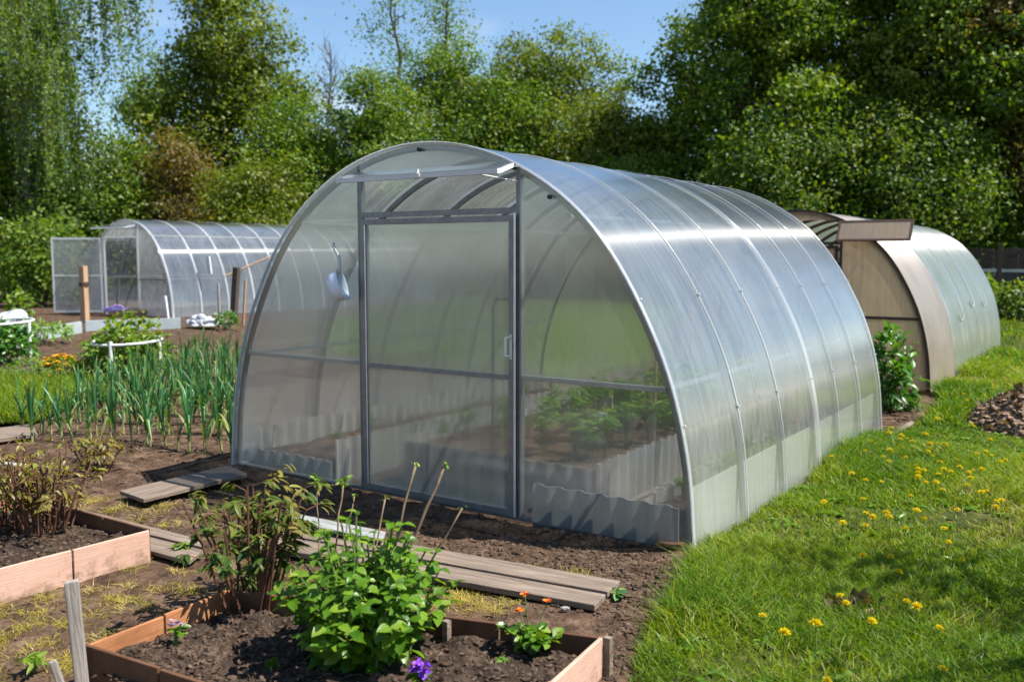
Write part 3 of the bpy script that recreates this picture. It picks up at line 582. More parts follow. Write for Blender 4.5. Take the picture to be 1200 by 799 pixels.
def inner_bed(label, x0, x1, y0, y1, zf, zs, zsoil, mats=('corr', 'corr')):
    b = empty('raised_bed', (0, 0, 0), label, 'raised bed', 'corrugated beds inside the greenhouse')
    corrugated((x0, y0), (x1, y0), -.04, zf, .125, .018, wob=.002).build('front_sheet', M[mats[0]], b)
    if y1-y0 < 1:
        soil_top(x0+.03, x1-.03, y0+.03, y1, zsoil, parent=b, m='soil'); return b
    corrugated((x0, y0+.035), (x0, y1), -.04, zs, wob=.005).build('side_sheet', M['corr_pale'], b)
    corrugated((x1, y0+.035), (x1, y1), -.04, zs, wob=.005).build('side_sheet', M['corr_pale'], b)
    soil_top(x0+.03, x1-.03, y0+.03, y1, zsoil, parent=b, m='soil'); return b
inner_bed('corrugated grey bed along the left wall inside the greenhouse', -4.96, -4.22, 4.13, 7.80, .12, .25, .10)
M['path_soil'] = principled('dry_path_soil', [(.3, (.14, .115, .09)), (.6, (.24, .205, .165)), (.8, (.32, .28, .23))], nscale=9, rough=.95, bump=.5, bscale=40)
setp(soil_top(-2.43, -2.14, 4.42, 7.85, .0, .012, 'path_soil'), kind='structure').name = 'path'
inner_bed('middle corrugated grey bed behind the greenhouse door, full of seedlings', -3.86, -2.45, 4.42, 7.80, .25, .27, .22)
inner_bed('low corrugated bed behind the right front panel of the greenhouse', -2.66, -1.80, 4.10, 4.40, .205, .19, .04)
b = empty('raised_bed', (0, 0, 0), 'narrow bed with cream sheet along the right wall inside the greenhouse', 'raised bed', 'corrugated beds inside the greenhouse')
MB().box((-1.765, 4.12, -.03), (-1.755, 7.86, .30)).build('wall_sheet', M['lining'], b)
corrugated((-2.10, 4.45), (-2.10, 7.80), -.04, .16).build('side_sheet', M['corr_pale'], b)
soil_top(-2.07, -1.78, 4.45, 7.80, .10, parent=b)

def sprig(name, base, n, H, spread, L, material, label=None, cat=None, group=None, tm=None, stem='greenstem', upb=.5, W=1.0, parent=None):
    """little herbaceous plant: one crown of leaves on short stems"""
    o = empty(name, tuple(base), label, cat, group)
    st = MB(); k = max(2, n//9)
    P = []; D = []
    for i in range(k):
        a = random.uniform(0, 6.28); r = spread*random.uniform(.2, 1); tip = (r*math.cos(a), r*math.sin(a), H*random.uniform(.6, 1))
        mid = (tip[0]*.35, tip[1]*.35, tip[2]*.55); st.tube([(0, 0, -.02), mid, tip], [.006, .005, .003], 5, False)
        for j in range(max(1, n//k)):
            t = random.uniform(.25, 1.0)**.7; q = np.array(mid)*(1-t)+np.array(tip)*t if t > .3 else np.array(mid)*t/.3
            P.append(q); b_ = random.uniform(0, 6.28); D.append((math.cos(b_), math.sin(b_), random.uniform(-.2, upb)))
    P = np.array(P); D = np.array(D); n_ = len(P)
    st.build('stem', M[stem], o)
    foliage('leaves', tm or SMALL, P, D, unit(np.array([[0, 0, 1.]])+.5*rng.normal(size=(n_, 3))), L*rng.uniform(.6, 1.2, n_), W*np.ones(n_), rng.uniform(0, 1, n_), M[material], o)
    return o
# tomato seedlings along the middle and left beds, low plants in the right one
sd = [sprig('seedling', (0, 0, 0), 80, .40, .10, .070, 'seedling', 'leafy green seedling growing in the middle corrugated bed inside the greenhouse', 'plant', 'seedlings in the greenhouse beds', W=.75) for _ in range(4)]
first = set()
def place_copy(src, loc, sc, label=None, group=None):
    if src.name in first: o = copytree(src)
    else: first.add(src.name); o = src
    o.location = tuple(loc); o.rotation_euler = (0, 0, random.uniform(0, 6.28)); o.scale = (sc, sc, sc*random.uniform(.85, 1.15))
    if label: o['label'] = label
    if group: o['group'] = group
    return o
for yy in np.arange(4.6, 7.7, .24):
    for xx in (-2.56, -2.74, -2.98, -3.3, -3.62):
        place_copy(random.choice(sd), (xx+random.uniform(-.06, .06), yy+random.uniform(-.08, .08), .21), random.uniform(.7, 1.05) if xx > -3.2 else random.uniform(.4, .7))
for yy in np.arange(4.5, 7.5, .42):
    place_copy(random.choice(sd), (-4.6+random.uniform(-.1, .1), yy, .09), random.uniform(.3, .5), 'small green seedling growing in the left corrugated bed inside the greenhouse', 'seedlings along the left wall')
for yy in np.arange(4.55, 7.4, .33):
    place_copy(random.choice(sd), (-1.95+random.uniform(-.06, .06), yy, .09), random.uniform(.5, .7), 'bushy green plant growing along the right wall inside the greenhouse', 'plants along the right wall')
for i, (x, y, h0) in enumerate([(-2.52, 5.3, 1.05), (-2.60, 6.1, 1.25), (-2.56, 6.5, 1.2), (-2.62, 7.1, 1.15), (-2.3, 7.6, 1.2)]):
    o = MB().tube([(0, 0, -.1), (random.uniform(-.03, .03), .02, h0)], [.013, .011], 6).build('plant_stake', M['stake_warm'], None, (x, y, .1)); setp(o, 'thin tan plant stake standing in the greenhouse beds behind the right front panel', 'stake', 'stakes inside the greenhouse')
for i, (x, y, z) in enumerate([(-3.3, 4.9, .3), (-3.0, 5.6, .33), (-2.62, 4.8, .36)]):
    o = MB().hexa([(-.025, -.004), (.025, -.004), (.025, .004), (-.025, .004)], -.05, .14).build('plant_tag', M['white'], None, (x, y, z)); o.rotation_euler = (.1, .05, random.uniform(-.5, .5)); setp(o, 'white plastic plant tag stuck in the middle greenhouse bed', 'plant tag', 'plant tags inside the greenhouse')
o = MB().tube([(-2.86, 4.2, 1.20), (-2.98, 4.2, 1.195), (-3.0, 4.2, 1.15), (-3.02, 4.22, .3), (-3.02, 4.25, 0)], .006, 6).build('wire_hook', M['black'], None); setp(o, 'thin dark bent wire standing just behind the greenhouse door', 'wire')
# crumbled brick by the right front corner
o = MB().box((-.07, -.03, 0), (.07, .03, .03)).build('brick', M['orange_board'], None, (-1.84, 4.075, .005), bevel=.006); setp(o, 'small orange brick at the right front corner inside the greenhouse', 'brick')

# ---- far greenhouse on the left, with its door open
CX2, YL, LEN = -20.2, 13.05, 9.6
g2 = empty('greenhouse', (CX2, YL, 0), 'blue-grey arched polycarbonate greenhouse far left with its door wide open', 'greenhouse')
p2 = full_profile(1.74, 2.30)
for k in range(13): rib(g2, p2, .02+k*.795, M['galv'], .03, .05)
for x in (1.05, 1.60, -1.05, -1.60): purlin(g2, p2, x, .02, LEN, M['galv'])
sheet(g2, 'roof_panel', p2, -.03, LEN, M['poly_far'], .004)
nr = normals(p2)
for k in range(13):
    MB().sweep_rect([(p[0]+n[0]*.012, .02+k*.795, max(p[1]+n[1]*.012, 0)) for p, n in zip(p2, nr)], [(n[0], 0, n[1]) for n in nr], .045, .006, (0, 1, 0)).build('clamping_band', M['poly_strip'], g2)
for x in (1.02,):
    z = z_at(p2, x); MB().bar((x+.013, .0, z+.013), (x+.013, LEN, z+.013), .035, .02).build('purlin', M['poly_strip'], g2)
D0, D1 = -.95, .44
end_panel(g2, 'front_panel', p2, -1.71, D0-.02, .02, 0, M['poly_far']); end_panel(g2, 'front_panel', p2, D1+.02, 1.71, .02, 0, M['poly_far'])
end_panel(g2, 'gable_panel', p2, D0, D1, 1.90, 0, M['poly_far']); end_panel(g2, 'rear_panel', p2, -1.71, 1.71, .02, LEN-.02, M['poly_far'])
for x in (D0, D1): MB().bar((x, .02, 0), (x, .02, z_at(p2, x)-.04), .04, .04).build('door_post', M['galv_light'], g2)
MB().box((D0+.022, 0, 1.86), (D1-.022, .04, 1.90)).build('lintel', M['galv_light'], g2)
MB().box((D1+.03, 0, .86), (x_at(p2, .88)-.05, .03, .89)).build('cross_rail', M['galv'], g2)
MB().box((D1+.03, -.012, .04), (D1+.05, .0, .3)).build('edge_trim', M['white'], g2)
dh = empty('door', (D0, -.02, 0), None, None); dh.parent = g2; del_ = None
dm = MB(); frame_rect(dm, -1.20, 0, .04, 1.88, 0, .045, .03); dm.box((-1.155, -.012, .93), (-.045, .012, .965))
bpy.data.objects.remove(dh)
do = dm.build('door', M['galv_light'], g2, (D0-.03, -.04, 0)); do.rotation_euler = (0, 0, R(38))
MB().box((-1.17, -.004, .07), (-.03, .004, 1.85)).build('pane', M['poly_far'], do)
vm = MB(); vm.bar((D0, -.32, 2.10), (D1, -.32, 2.10), .03, .03); vm.bar((D0, -.02, 2.16), (D1, -.02, 2.16), .03, .03); vm.bar((D0, -.3, 2.105), (D0, -.03, 2.155), .03, .03); vm.bar((D1, -.3, 2.105), (D1, -.03, 2.155), .03, .03)
vv = vm.build('vent_window', M['galv_light'], g2); MB().add([(D0, -.32, 2.12), (D1, -.32, 2.12), (D1, -.02, 2.18), (D0, -.02, 2.18)], [(0, 1, 2, 3)]).build('pane', M['poly_far'], vv)
# soil bed border inside, cloth in the doorway
def crumple(name, loc, s, m, label, cat):
    V = IV.copy(); import bmesh
    bm = bmesh.new(); bmesh.ops.create_icosphere(bm, subdivisions=4, radius=1)
    P = np.array([v.co[:] for v in bm.verts]); nn_ = vnoise(P*1.6+loc[0], 4)+.5*vnoise(P*4+loc[1], 5)+.25*vnoise(P*9, 6)
    P = P*(.45+.75*nn_[:, None])*np.array(s); P[:, 2] = np.maximum(P[:, 2], -.02)
    for v, p in zip(bm.verts, P): v.co = p
    me = bpy.data.meshes.new(name); bm.to_mesh(me); bm.free(); me.materials.append(m)
    return setp(link(name, me, None, loc), label, cat)
crumple('cloth', (-20.45, 12.9, .10), (.30, .18, .13), M['purple_cloth'], 'crumpled purple cloth lying in the doorway of the far left greenhouse', 'cloth')
crumple('sack', (-19.75, 12.95, .06), (.30, .2, .14), M['stake_warm'], 'tan sack lying beside the purple cloth in the far left greenhouse doorway', 'sack')
crumple('cloth', (-15.4, 11.55, .08), (.30, .22, .15), M['white_cloth'], 'white crumpled cloth on the soil beside the far left greenhouse', 'cloth')
crumple('plastic_cover', (-14.5, 7.25, .32), (.38, .38, .20), M['white_cloth'], 'white plastic cover over the bush at the left picture edge', 'plastic cover')

# ---- brown greenhouse on the right
CX3, YR = -3.22, 10.38
g3 = empty('greenhouse', (CX3, YR, 0), 'old brown polycarbonate greenhouse behind the main one, with open vent flap', 'greenhouse')
p3 = full_profile(1.47, 1.94)
for k in range(9): rib(g3, p3, .02+k*.745, M['rust'], .03, .04)
for x in (.85, 1.35, -.85, -1.35, 0.0): purlin(g3, p3, x, .02, 6.0, M['rust'])
sheet(g3, 'brown_roof_panel', p3, -.03, 1.55, M['poly_brown'], .006)
sheet(g3, 'green_roof_panel', p3, 1.52, 6.0, M['poly_green'], .0)
for y in (1.55, 2.6, 3.7, 4.9): sheet(g3, 'clamping_band', p3, y-.03, y+.03, M['poly_strip'], .014)
end_panel(g3, 'front_panel', p3, -1.45, -.62, .02, 0, M['poly_brown_front']); end_panel(g3, 'front_panel', p3, .52, 1.45, .02, 0, M['poly_brown_front'])
end_panel(g3, 'gable_panel', p3, -.6, .5, 1.83, 0, M['poly_brown_front'])
end_panel(g3, 'rear_panel', p3, -1.45, 1.45, .02, 5.97, M['poly_green'])
for x in (-.61, .51): MB().bar((x, .01, 0), (x, .01, z_at(p3, x)-.04), .03, .03).build('door_post', M['rust'], g3)
MB().box((.53, -.02, .755), (x_at(p3, .77)-.02, .01, .785)).build('cross_rail', M['rust'], g3)
MB().box((-.59, -.01, 1.56), (.49, .02, 1.59)).build('lintel', M['rust'], g3)
nr = normals(p3); MB().sweep_rect([(p[0]+n[0]*.0, -.036, max(p[1]+n[1]*.0, 0)) for p, n in zip(p3, nr)], [(n[0], 0, n[1]) for n in nr], .012, .03, (0, 1, 0)).build('arch_trim', M['rust'], g3)
d3 = MB(); frame_rect(d3, -.58, .48, .03, 1.55, -.004, .035, .02); d3.box((-.545, -.012, .77), (.445, .004, .80)); d3o = d3.build('door', M['rust'], g3)
MB().box((-.56, -.003, .05), (.46, .001, 1.53)).build('pane', M['poly_brown_front'], d3o)
v3 = MB(); x0, x1 = .50, 1.26; frame_rect(v3, x0, x1, -.26, 0, 0, .022, .016); v3o = v3.build('vent_flap', M['rust'], g3, (0, -.06, 1.815)); v3o.rotation_euler = (-R(32), 0, 0); MB().box((x0+.02, -.004, -.242), (x1-.02, .002, -.018)).build('pane', M['poly_brown_front'], v3o)
# paint marks on the greenish wall
for i, (yy, zz) in enumerate(((2.4, .62), (3.5, .74), (4.6, .70))):
    pts_ = [(x_at(p3, zz+.05*t*t)+.012, yy+.22*t, zz+.08*t*t) for t in np.linspace(-1, 1, 7)]
    MB().tube(pts_, .005, 5).build('white_scribble', M['corr_pale'], g3)

# ------------------------------------------------------------------ raised beds in front
BH = .14
def board(mb_parent, p, q, z0, z1, t, m, name='board', lab=None, inset=.0):
    p = np.array(p[:2]); q = np.array(q[:2]); d = (q-p)/np.linalg.norm(q-p); n = np.array([-d[1], d[0]])*t/2; p = p+d*inset; q = q-d*inset
    o = MB().hexa([tuple(p-n), tuple(q-n), tuple(q+n), tuple(p+n)], z0, z1).build(name, m, mb_parent, bevel=.003)
    if lab: o['label'] = lab
    return o
A = gnd(100, 755, BH)[:2]; B = gnd(270, 690, BH)[:2]; Cc = gnd(705, 745, BH)[:2]; Dd = gnd(645, 799, BH)[:2]
dirC = (Dd-Cc)/np.linalg.norm(Dd-Cc); E_ = Cc+dirC*1.15
F1 = gnd(240, 799, BH)[:2]; dirA = (F1-A)/np.linalg.norm(F1-A); G_ = A+dirA*1.45
fb = empty('raised_bed', (A[0], A[1], 0), 'near raised bed with the bright green bush, edged with pink-brown boards', 'raised bed', 'board-edged raised beds')
def rel(o, base):
    o.location = (-base[0], -base[1], 0); return o
def run(parent, p, q, k, m, base, z1=BH, t=.014, gap=.004):
    p = np.array(p); q = np.array(q)
    for i in range(k):
        rel(board(parent, p+(q-p)*i/k, p+(q-p)*(i+1)/k, -.06, z1+random.uniform(-.004, .004), t, m, inset=gap), base)
run(fb, A, B, 2, M['orange_board'], A); run(fb, B, Cc, 4, M['shaded_brown_board'], A); run(fb, Cc, E_, 3, M['pink'], A); run(fb, A, G_, 4, M['shaded_brown_board'], A)
for t in (.35, .62, .80): q_ = B+(Cc-B)*t; n_ = np.array([-(Cc-B)[1], (Cc-B)[0]])/np.linalg.norm(Cc-B); q_ = q_-n_*.022; rel(MB().hexa([(q_[0]-.012, q_[1]-.012), (q_[0]+.012, q_[1]-.012), (q_[0]+.012, q_[1]+.012), (q_[0]-.012, q_[1]+.012)], -.05, BH-.005).build('peg', M['wood'], fb), A)
q_ = Cc+np.array([.018, .012]); rel(MB().hexa([(q_[0]-.012, q_[1]-.012), (q_[0]+.014, q_[1]-.012), (q_[0]+.014, q_[1]+.012), (q_[0]-.012, q_[1]+.012)], -.05, BH-.003).build('peg', M['wood'], fb), A)
def poly_soil(corners, z, parent, base, amp=.035, m='bed_soil', n=70):
    a, b, c, d = [np.array(p) for p in corners]; u, v = np.meshgrid(np.linspace(0.008, .992, n), np.linspace(.008, .992, n))
    P = (a*(1-u[..., None])+b*u[..., None])*(1-v[..., None])+(d*(1-u[..., None])+c*u[..., None])*v[..., None]
    Z = z+amp*2.2*(fbm(P[..., 0], P[..., 1], 9, 17, 4)-.5)
    o = link('soil', gridmesh('soil', P[..., 0]-base[0], P[..., 1]-base[1], Z, M[m]), parent); return P, Z
Pf, Zf = poly_soil((A, G_, E_, B+(Cc-B)*.999), .075, fb, A) if False else poly_soil((B, Cc, E_, G_+(A-G_)*0), .06, fb, A) if False else (None, None)
# quad bed: A-B-C-(E..G)
Pf, Zf = poly_soil((A, B, Cc, E_), .07, fb, A)
n = 5200; uu = rng.integers(1, 68, (n, 2)); cp = np.stack([Pf[uu[:, 0], uu[:, 1], 0], Pf[uu[:, 0], uu[:, 1], 1], Zf[uu[:, 0], uu[:, 1]]], -1); cp[:, :2] += rng.normal(0, .012, (n, 2))
o = clods('clods', cp-np.array([A[0], A[1], 0]), .003+.010*rng.uniform(0, 1, n)**2.2, M['clod'], parent=fb)

P1 = gnd(175, 620, BH)[:2]; Q1 = gnd(0, 665, BH)[:2]; R1 = gnd(28, 580, BH)[:2]
dq = (Q1-P1)/np.linalg.norm(Q1-P1); Q1 = P1+dq*1.5; S1 = R1+dq*1.5
lb = empty('raised_bed', (P1[0], P1[1], 0), 'left raised bed with brown peony shoots, edged with pink boards', 'raised bed', 'board-edged raised beds')
run(lb, P1, Q1, 4, M['pink'], P1, t=.014); run(lb, R1, P1, 3, M['shaded_brown_board'], P1); run(lb, R1, S1, 3, M['orange_board'], P1)
Pl, Zl = poly_soil((P1, R1, S1, Q1), .07, lb, P1)
n = 3500; uu = rng.integers(1, 68, (n, 2)); cp = np.stack([Pl[uu[:, 0], uu[:, 1], 0], Pl[uu[:, 0], uu[:, 1], 1], Zl[uu[:, 0], uu[:, 1]]], -1); cp[:, :2] += rng.normal(0, .012, (n, 2))
clods('clods', cp-np.array([P1[0], P1[1], 0]), .004+.010*rng.uniform(0, 1, n)**2, M['clod'], parent=lb)

# ------------------------------------------------------------------ planks lying on the soil
def plank(quad, z, t, m, label, nm='plank', grp=None):
    q = np.array([gnd(px, py, z)[:2] for px, py in quad]); c = q.mean(0); d = (q[1]-q[0]+q[2]-q[3]); ang = math.atan2(d[1], d[0])
    ca, sa = math.cos(-ang), math.sin(-ang); l = [((p-c)[0]*ca-(p-c)[1]*sa, (p-c)[0]*sa+(p-c)[1]*ca) for p in q]
    if sum(l[i][0]*l[(i+1) % 4][1]-l[(i+1) % 4][0]*l[i][1] for i in range(4)) < 0: l = l[::-1]
    o = MB().hexa(l, -t, 0).build(nm, m, None, (c[0], c[1], z), bevel=.004); o.rotation_euler = (random.uniform(-.01, .01), random.uniform(-.008, .008), ang)
    return setp(o, label, 'plank', grp)
plank([(140, 574), (268, 545), (290, 555), (168, 584)], .05, .025, M['wood'], 'grey weathered plank jutting from the left front corner of the greenhouse')
plank([(62, 587), (228, 630), (240, 642), (75, 602)], .025, .022, M['wood'], 'grey plank behind the left raised bed, farther one of the pair', grp='planks by the left raised bed')
plank([(78, 604), (238, 644), (222, 657), (90, 622)], .02, .022, M['wood'], 'grey plank behind the left raised bed, nearer one of the pair', grp='planks by the left raised bed')
plank([(338, 611), (727, 681), (712, 694), (328, 624)], .035, .028, M['wood'], 'long brown plank before the greenhouse, half nearer the door', grp='paired planks before the greenhouse door')
plank([(326, 626), (710, 696), (697, 709), (314, 640)], .03, .028, M['wood'], 'long brown plank before the greenhouse, half nearer the raised bed', grp='paired planks before the greenhouse door')
plank([(338, 600), (452, 622), (448, 631), (332, 610)], .07, .02, M['wood_white'], 'white-painted short plank lying on the brown planks before the greenhouse door')
plank([(-30, 505), (38, 496), (44, 508), (-30, 518)], .05, .03, M['wood'], 'short grey plank beside the leek bed at the left picture edge')
plank([(1016, 523), (1068, 492), (1071, 495), (1020, 527)], .05, .04, M['wood'], 'narrow wooden edging strip between the lawn and bush behind the greenhouse')

# ------------------------------------------------------------------ stakes and posts
def post(loc, h, w, m, label, tilt=(0, 0), nm='wooden_post', cat='post', d=None, rz=.3):
    d = d or w; o = MB().hexa([(-w/2, -d/2), (w/2, -d/2), (w/2, d/2), (-w/2, d/2)], -.12, h).build(nm, m, None, tuple(loc), bevel=.004)
    o.rotation_euler = (tilt[0], tilt[1], rz); return setp(o, label, cat)
pb = gnd(97, 812); post((pb[0], pb[1], 0), .39, .044, M['stake'], 'tall weathered grey post beside the near raised bed', (0.02, -.05), d=.022, rz=YAW+.5)
pb = gnd(80, 825); post((pb[0], pb[1], 0), .16, .024, M['stake'], 'short leaning grey stake left of the taller weathered post', (.02, -.25), nm='wooden_stake', cat='stake', d=.014, rz=YAW+.4)
pb = gnd(100, 378); post((pb[0], pb[1], 0), 1.22, .13, M['stake_warm'], 'stout tan wooden post before the open door of the far greenhouse', (0, 0))
rp = MB()
for k in range(3): rp.tube([(.088*math.cos(t), .088*math.sin(t), .80+.03*k+.004*math.sin(3*t)) for t in np.linspace(0, 6.28, 14)], .014, 5)
setp(rp.build('rope', M['rust'], None, (pb[0], pb[1], 0)), 'brown rope wound round the stout tan post', 'rope')
for i, (px, py, h, w, lab, m) in enumerate([(273, 380, 1.2, .12, 'dark wooden post beside the far greenhouse, right of the white cloth', 'wood_dark'), (258, 381, .85, .04, 'thin pale pole beside the dark post by the far greenhouse', 'stake'), (285, 381, .95, .04, 'thin pale pole right of the dark post by the far greenhouse', 'stake_warm')]):
    pb = gnd(px, py); post((pb[0], pb[1], 0), h, w, M[m], lab, (random.uniform(-.05, .05), random.uniform(-.1, .1)))
pb = gnd(198, 382); post((pb[0], pb[1], 0), .62, .05, M['white'], 'slim white stake at the right front corner of the far greenhouse', (0, -.12), nm='wooden_stake', cat='stake')
o = MB().box((-.05, -.02, 0), (.05, .02, .42)).build('white_board', M['white'], None, (-18.3, 14.0, 1.0)); o.rotation_euler = (0, -.12, .2); 
setp(o, 'small white board fixed on the side of the far left greenhouse', 'board')
o = MB().tube([(-17.9, 14.1, .95), (-17.3, 15.1, 1.45)], .022, 6).build('leaning_pole', M['stake_warm'], None); setp(o, 'slanted pale pole beside the white board at the far greenhouse', 'pole')

# pale edging boards on the left
def edging(pts, label):
    q = [gnd(px, py)[:2] for px, py in pts]; o = empty('edging', (q[0][0], q[0][1], 0), label, 'bed edging', 'pale edging boards')
    for i in range(len(q)-1): rel(board(o, q[i], q[i+1], -.05, .20, .05, M['edging'], inset=.004), q[0])
edging([(28, 400), (55, 396), (95, 389)], 'pale edging board in front of the stout tan post')
edging([(100, 388), (150, 386), (212, 384)], 'pale edging board before the far greenhouse doorway')

# white hoop supports and their bushes
def hoop(px, py, r, h, label):
    c = gnd(px, py); o = empty('plant_support', (c[0], c[1], 0), label, 'plant support', 'white hoop supports')
    t = np.linspace(0, 2*math.pi, 28); MB().tube([(r*math.cos(a), r*math.sin(a), h+.02*math.sin(a)) for a in t], .017, 6).build('ring', M['white'], o, smooth=True)
    for k in range(4):
        a = .55+k*math.pi/2; MB().tube([(r*math.cos(a)*1.02, r*math.sin(a)*1.02, -.1), (r*math.cos(a), r*math.sin(a), h+.03)], .020, 6).build('leg', M['white'], o)
    return c
def bush(name, base, rx, rz, n, L, material, label, cat='bush', W=1.0, tm=OVATE, stems=16, stem='twig', z0=.08, group=None, shell=.55, upb=.35, noisy=.5):
    o = empty(name, tuple(base), label, cat, group)
    d = rdir(n, .25); d[:, 2] = np.abs(d[:, 2])
    r = (shell+(1-shell)*rng.uniform(0, 1, n)**.7)*(1-noisy/2+noisy*vnoise(d*2.3+base[0], 3))
    P = d*np.array([rx, rx, rz])*r[:, None]; P[:, 2] += z0
    out = unit(P-np.array([0, 0, z0+rz*.3])); D = unit(out+.7*rng.normal(size=(n, 3))+np.array([0, 0, -.15])); Nn = unit(out*.7+np.array([0, 0, .8])+.35*rng.normal(size=(n, 3)))
    sm = MB()
    for k in range(stems):
        t = P[rng.integers(0, n)]; b_ = np.array([rng.normal(0, rx*.12), rng.normal(0, rx*.12), -.04]); m_ = b_*.5+t*.5+np.array([0, 0, rz*.12])
        sm.tube([b_, m_, t], [.007+.004*rx, .006, .003], 5, False)
    sm.build('stem', M[stem], o)
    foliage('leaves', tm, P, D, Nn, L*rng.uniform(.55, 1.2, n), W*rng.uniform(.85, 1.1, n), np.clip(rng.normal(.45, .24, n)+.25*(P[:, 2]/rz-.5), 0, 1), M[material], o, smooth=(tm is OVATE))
    return o
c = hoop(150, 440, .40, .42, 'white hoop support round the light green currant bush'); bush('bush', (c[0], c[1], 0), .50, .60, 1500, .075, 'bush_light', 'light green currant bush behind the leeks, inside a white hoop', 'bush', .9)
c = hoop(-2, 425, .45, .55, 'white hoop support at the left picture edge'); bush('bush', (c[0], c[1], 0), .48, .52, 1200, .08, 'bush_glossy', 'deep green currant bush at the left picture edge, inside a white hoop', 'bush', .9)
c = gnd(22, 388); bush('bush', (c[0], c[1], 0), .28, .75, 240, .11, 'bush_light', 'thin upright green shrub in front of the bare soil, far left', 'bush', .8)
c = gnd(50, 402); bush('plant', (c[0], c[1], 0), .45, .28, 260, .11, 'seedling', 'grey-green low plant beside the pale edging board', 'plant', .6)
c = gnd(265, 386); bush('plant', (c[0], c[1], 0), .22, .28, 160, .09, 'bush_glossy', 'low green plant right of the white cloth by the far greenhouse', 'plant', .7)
# golden flower clump and low grey-green cushions before the currant bush
def flower_clump(name, c, rx, h, nf, fr, petal, leafm, label, cat='flowers', nl=160):
    o = empty(name, (c[0], c[1], 0), label, cat)
    d = rdir(nl, .3); d[:, 2] = abs(d[:, 2]); P = d*np.array([rx, rx, h*.8]); foliage('leaves', SMALL, P, unit(d+.6*rng.normal(size=(nl, 3))), rdir(nl, 1), .06*np.ones(nl), np.ones(nl), rng.uniform(0, 1, nl), M[leafm], o)
    d = rdir(nf, 1.0); d[:, 2] = abs(d[:, 2]); P = d*np.array([rx, rx, h])*rng.uniform(.9, 1.1, (nf, 1)); k = 7
    PP = np.repeat(P, k, 0); a_ = np.tile(np.arange(k)*2*math.pi/k, nf); D = np.stack([np.cos(a_), np.sin(a_), .35+0*a_], -1)+.15*rng.normal(size=(nf*k, 3))
    foliage('blossom', SMALL, PP, D, np.tile([0, 0, 1.], (nf*k, 1)), fr*rng.uniform(.8, 1.1, nf*k), np.ones(nf*k)*.9, rng.uniform(0, 1, nf*k), M[petal], o); return o
c = gnd(72, 440); flower_clump('flower_clump', c, .24, .24, 60, .055, 'gold_petal', 'seedling', 'golden yellow flower clump between the leeks and the currant bush')
for px, lab in ((38, 'grey-green cushion plant left of the golden flowers'), (108, 'grey-green cushion plant right of the golden flowers')):
    c = gnd(px, 442); bush('plant', (c[0], c[1], 0), .34, .16, 420, .05, 'seedling', lab, 'plant', .5)

# the lush peony behind the greenhouse
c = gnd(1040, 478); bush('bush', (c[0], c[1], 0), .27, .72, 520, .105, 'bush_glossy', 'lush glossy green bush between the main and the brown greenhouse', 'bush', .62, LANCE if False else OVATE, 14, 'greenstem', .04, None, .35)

# ------------------------------------------------------------------ big hydrangea in the near bed
hb = gnd(430, 780); hb = np.array([-2.11, 2.22, .05])
o = empty('hydrangea', tuple(hb), 'bright green leafy hydrangea with bare canes in the near raised bed', 'shrub')
P = []; D = []; Nn = []; stm = MB()
nst = 130
for k in range(nst):
    a = random.uniform(0, 6.28); r = .31*math.sqrt(random.uniform(.02, 1)); hh = .50*(1-.50*(r/.31)**2)*random.uniform(.6, 1.08)
    tip = np.array([r*math.cos(a), r*math.sin(a), hh]); b_ = np.array([random.gauss(0, .05), random.gauss(0, .05), -.03]); mid = b_*.45+tip*.55+np.array([0, 0, -.02])-np.array([tip[0], tip[1], 0])*.12
    stm.tube([b_, mid, tip], [.006, .0045, .003], 6, False)
    for t in np.linspace(.12, 1, 9):
        q = b_*(1-t)**2+2*mid*t*(1-t)+tip*t*t; ph = random.uniform(0, 3.14)
        for s in (0, 1, 2) if t > .9 else (0, 1):
            b2 = ph+s*math.pi*(1 if t <= .9 else .67)+random.gauss(0, .3); dd = np.array([math.cos(b2), math.sin(b2), random.uniform(-.15, .45) if t > .85 else random.uniform(-.45, .2)])
            P.append(q); D.append(dd); Nn.append(unit(np.array([0, 0, 1.])+.45*unit(np.array([tip[0], tip[1], .1]))+np.array([random.gauss(0, .25), random.gauss(0, .25), 0])))
P, D, Nn = np.array(P), np.array(D), np.array(Nn); n = len(P)
zz = P[:, 2]
stm.build('stem', M['greenstem'], o)
foliage('leaves', OVATE, P, D, Nn, .050*rng.uniform(.5, 1.3, n)*np.clip(1.3-1.3*zz, .72, 1.2), rng.uniform(.85, 1.1, n), np.clip(rng.normal(.46, .28, n)+.5*(zz-.25), 0, 1), M['hydrangea'], o, smooth=True)
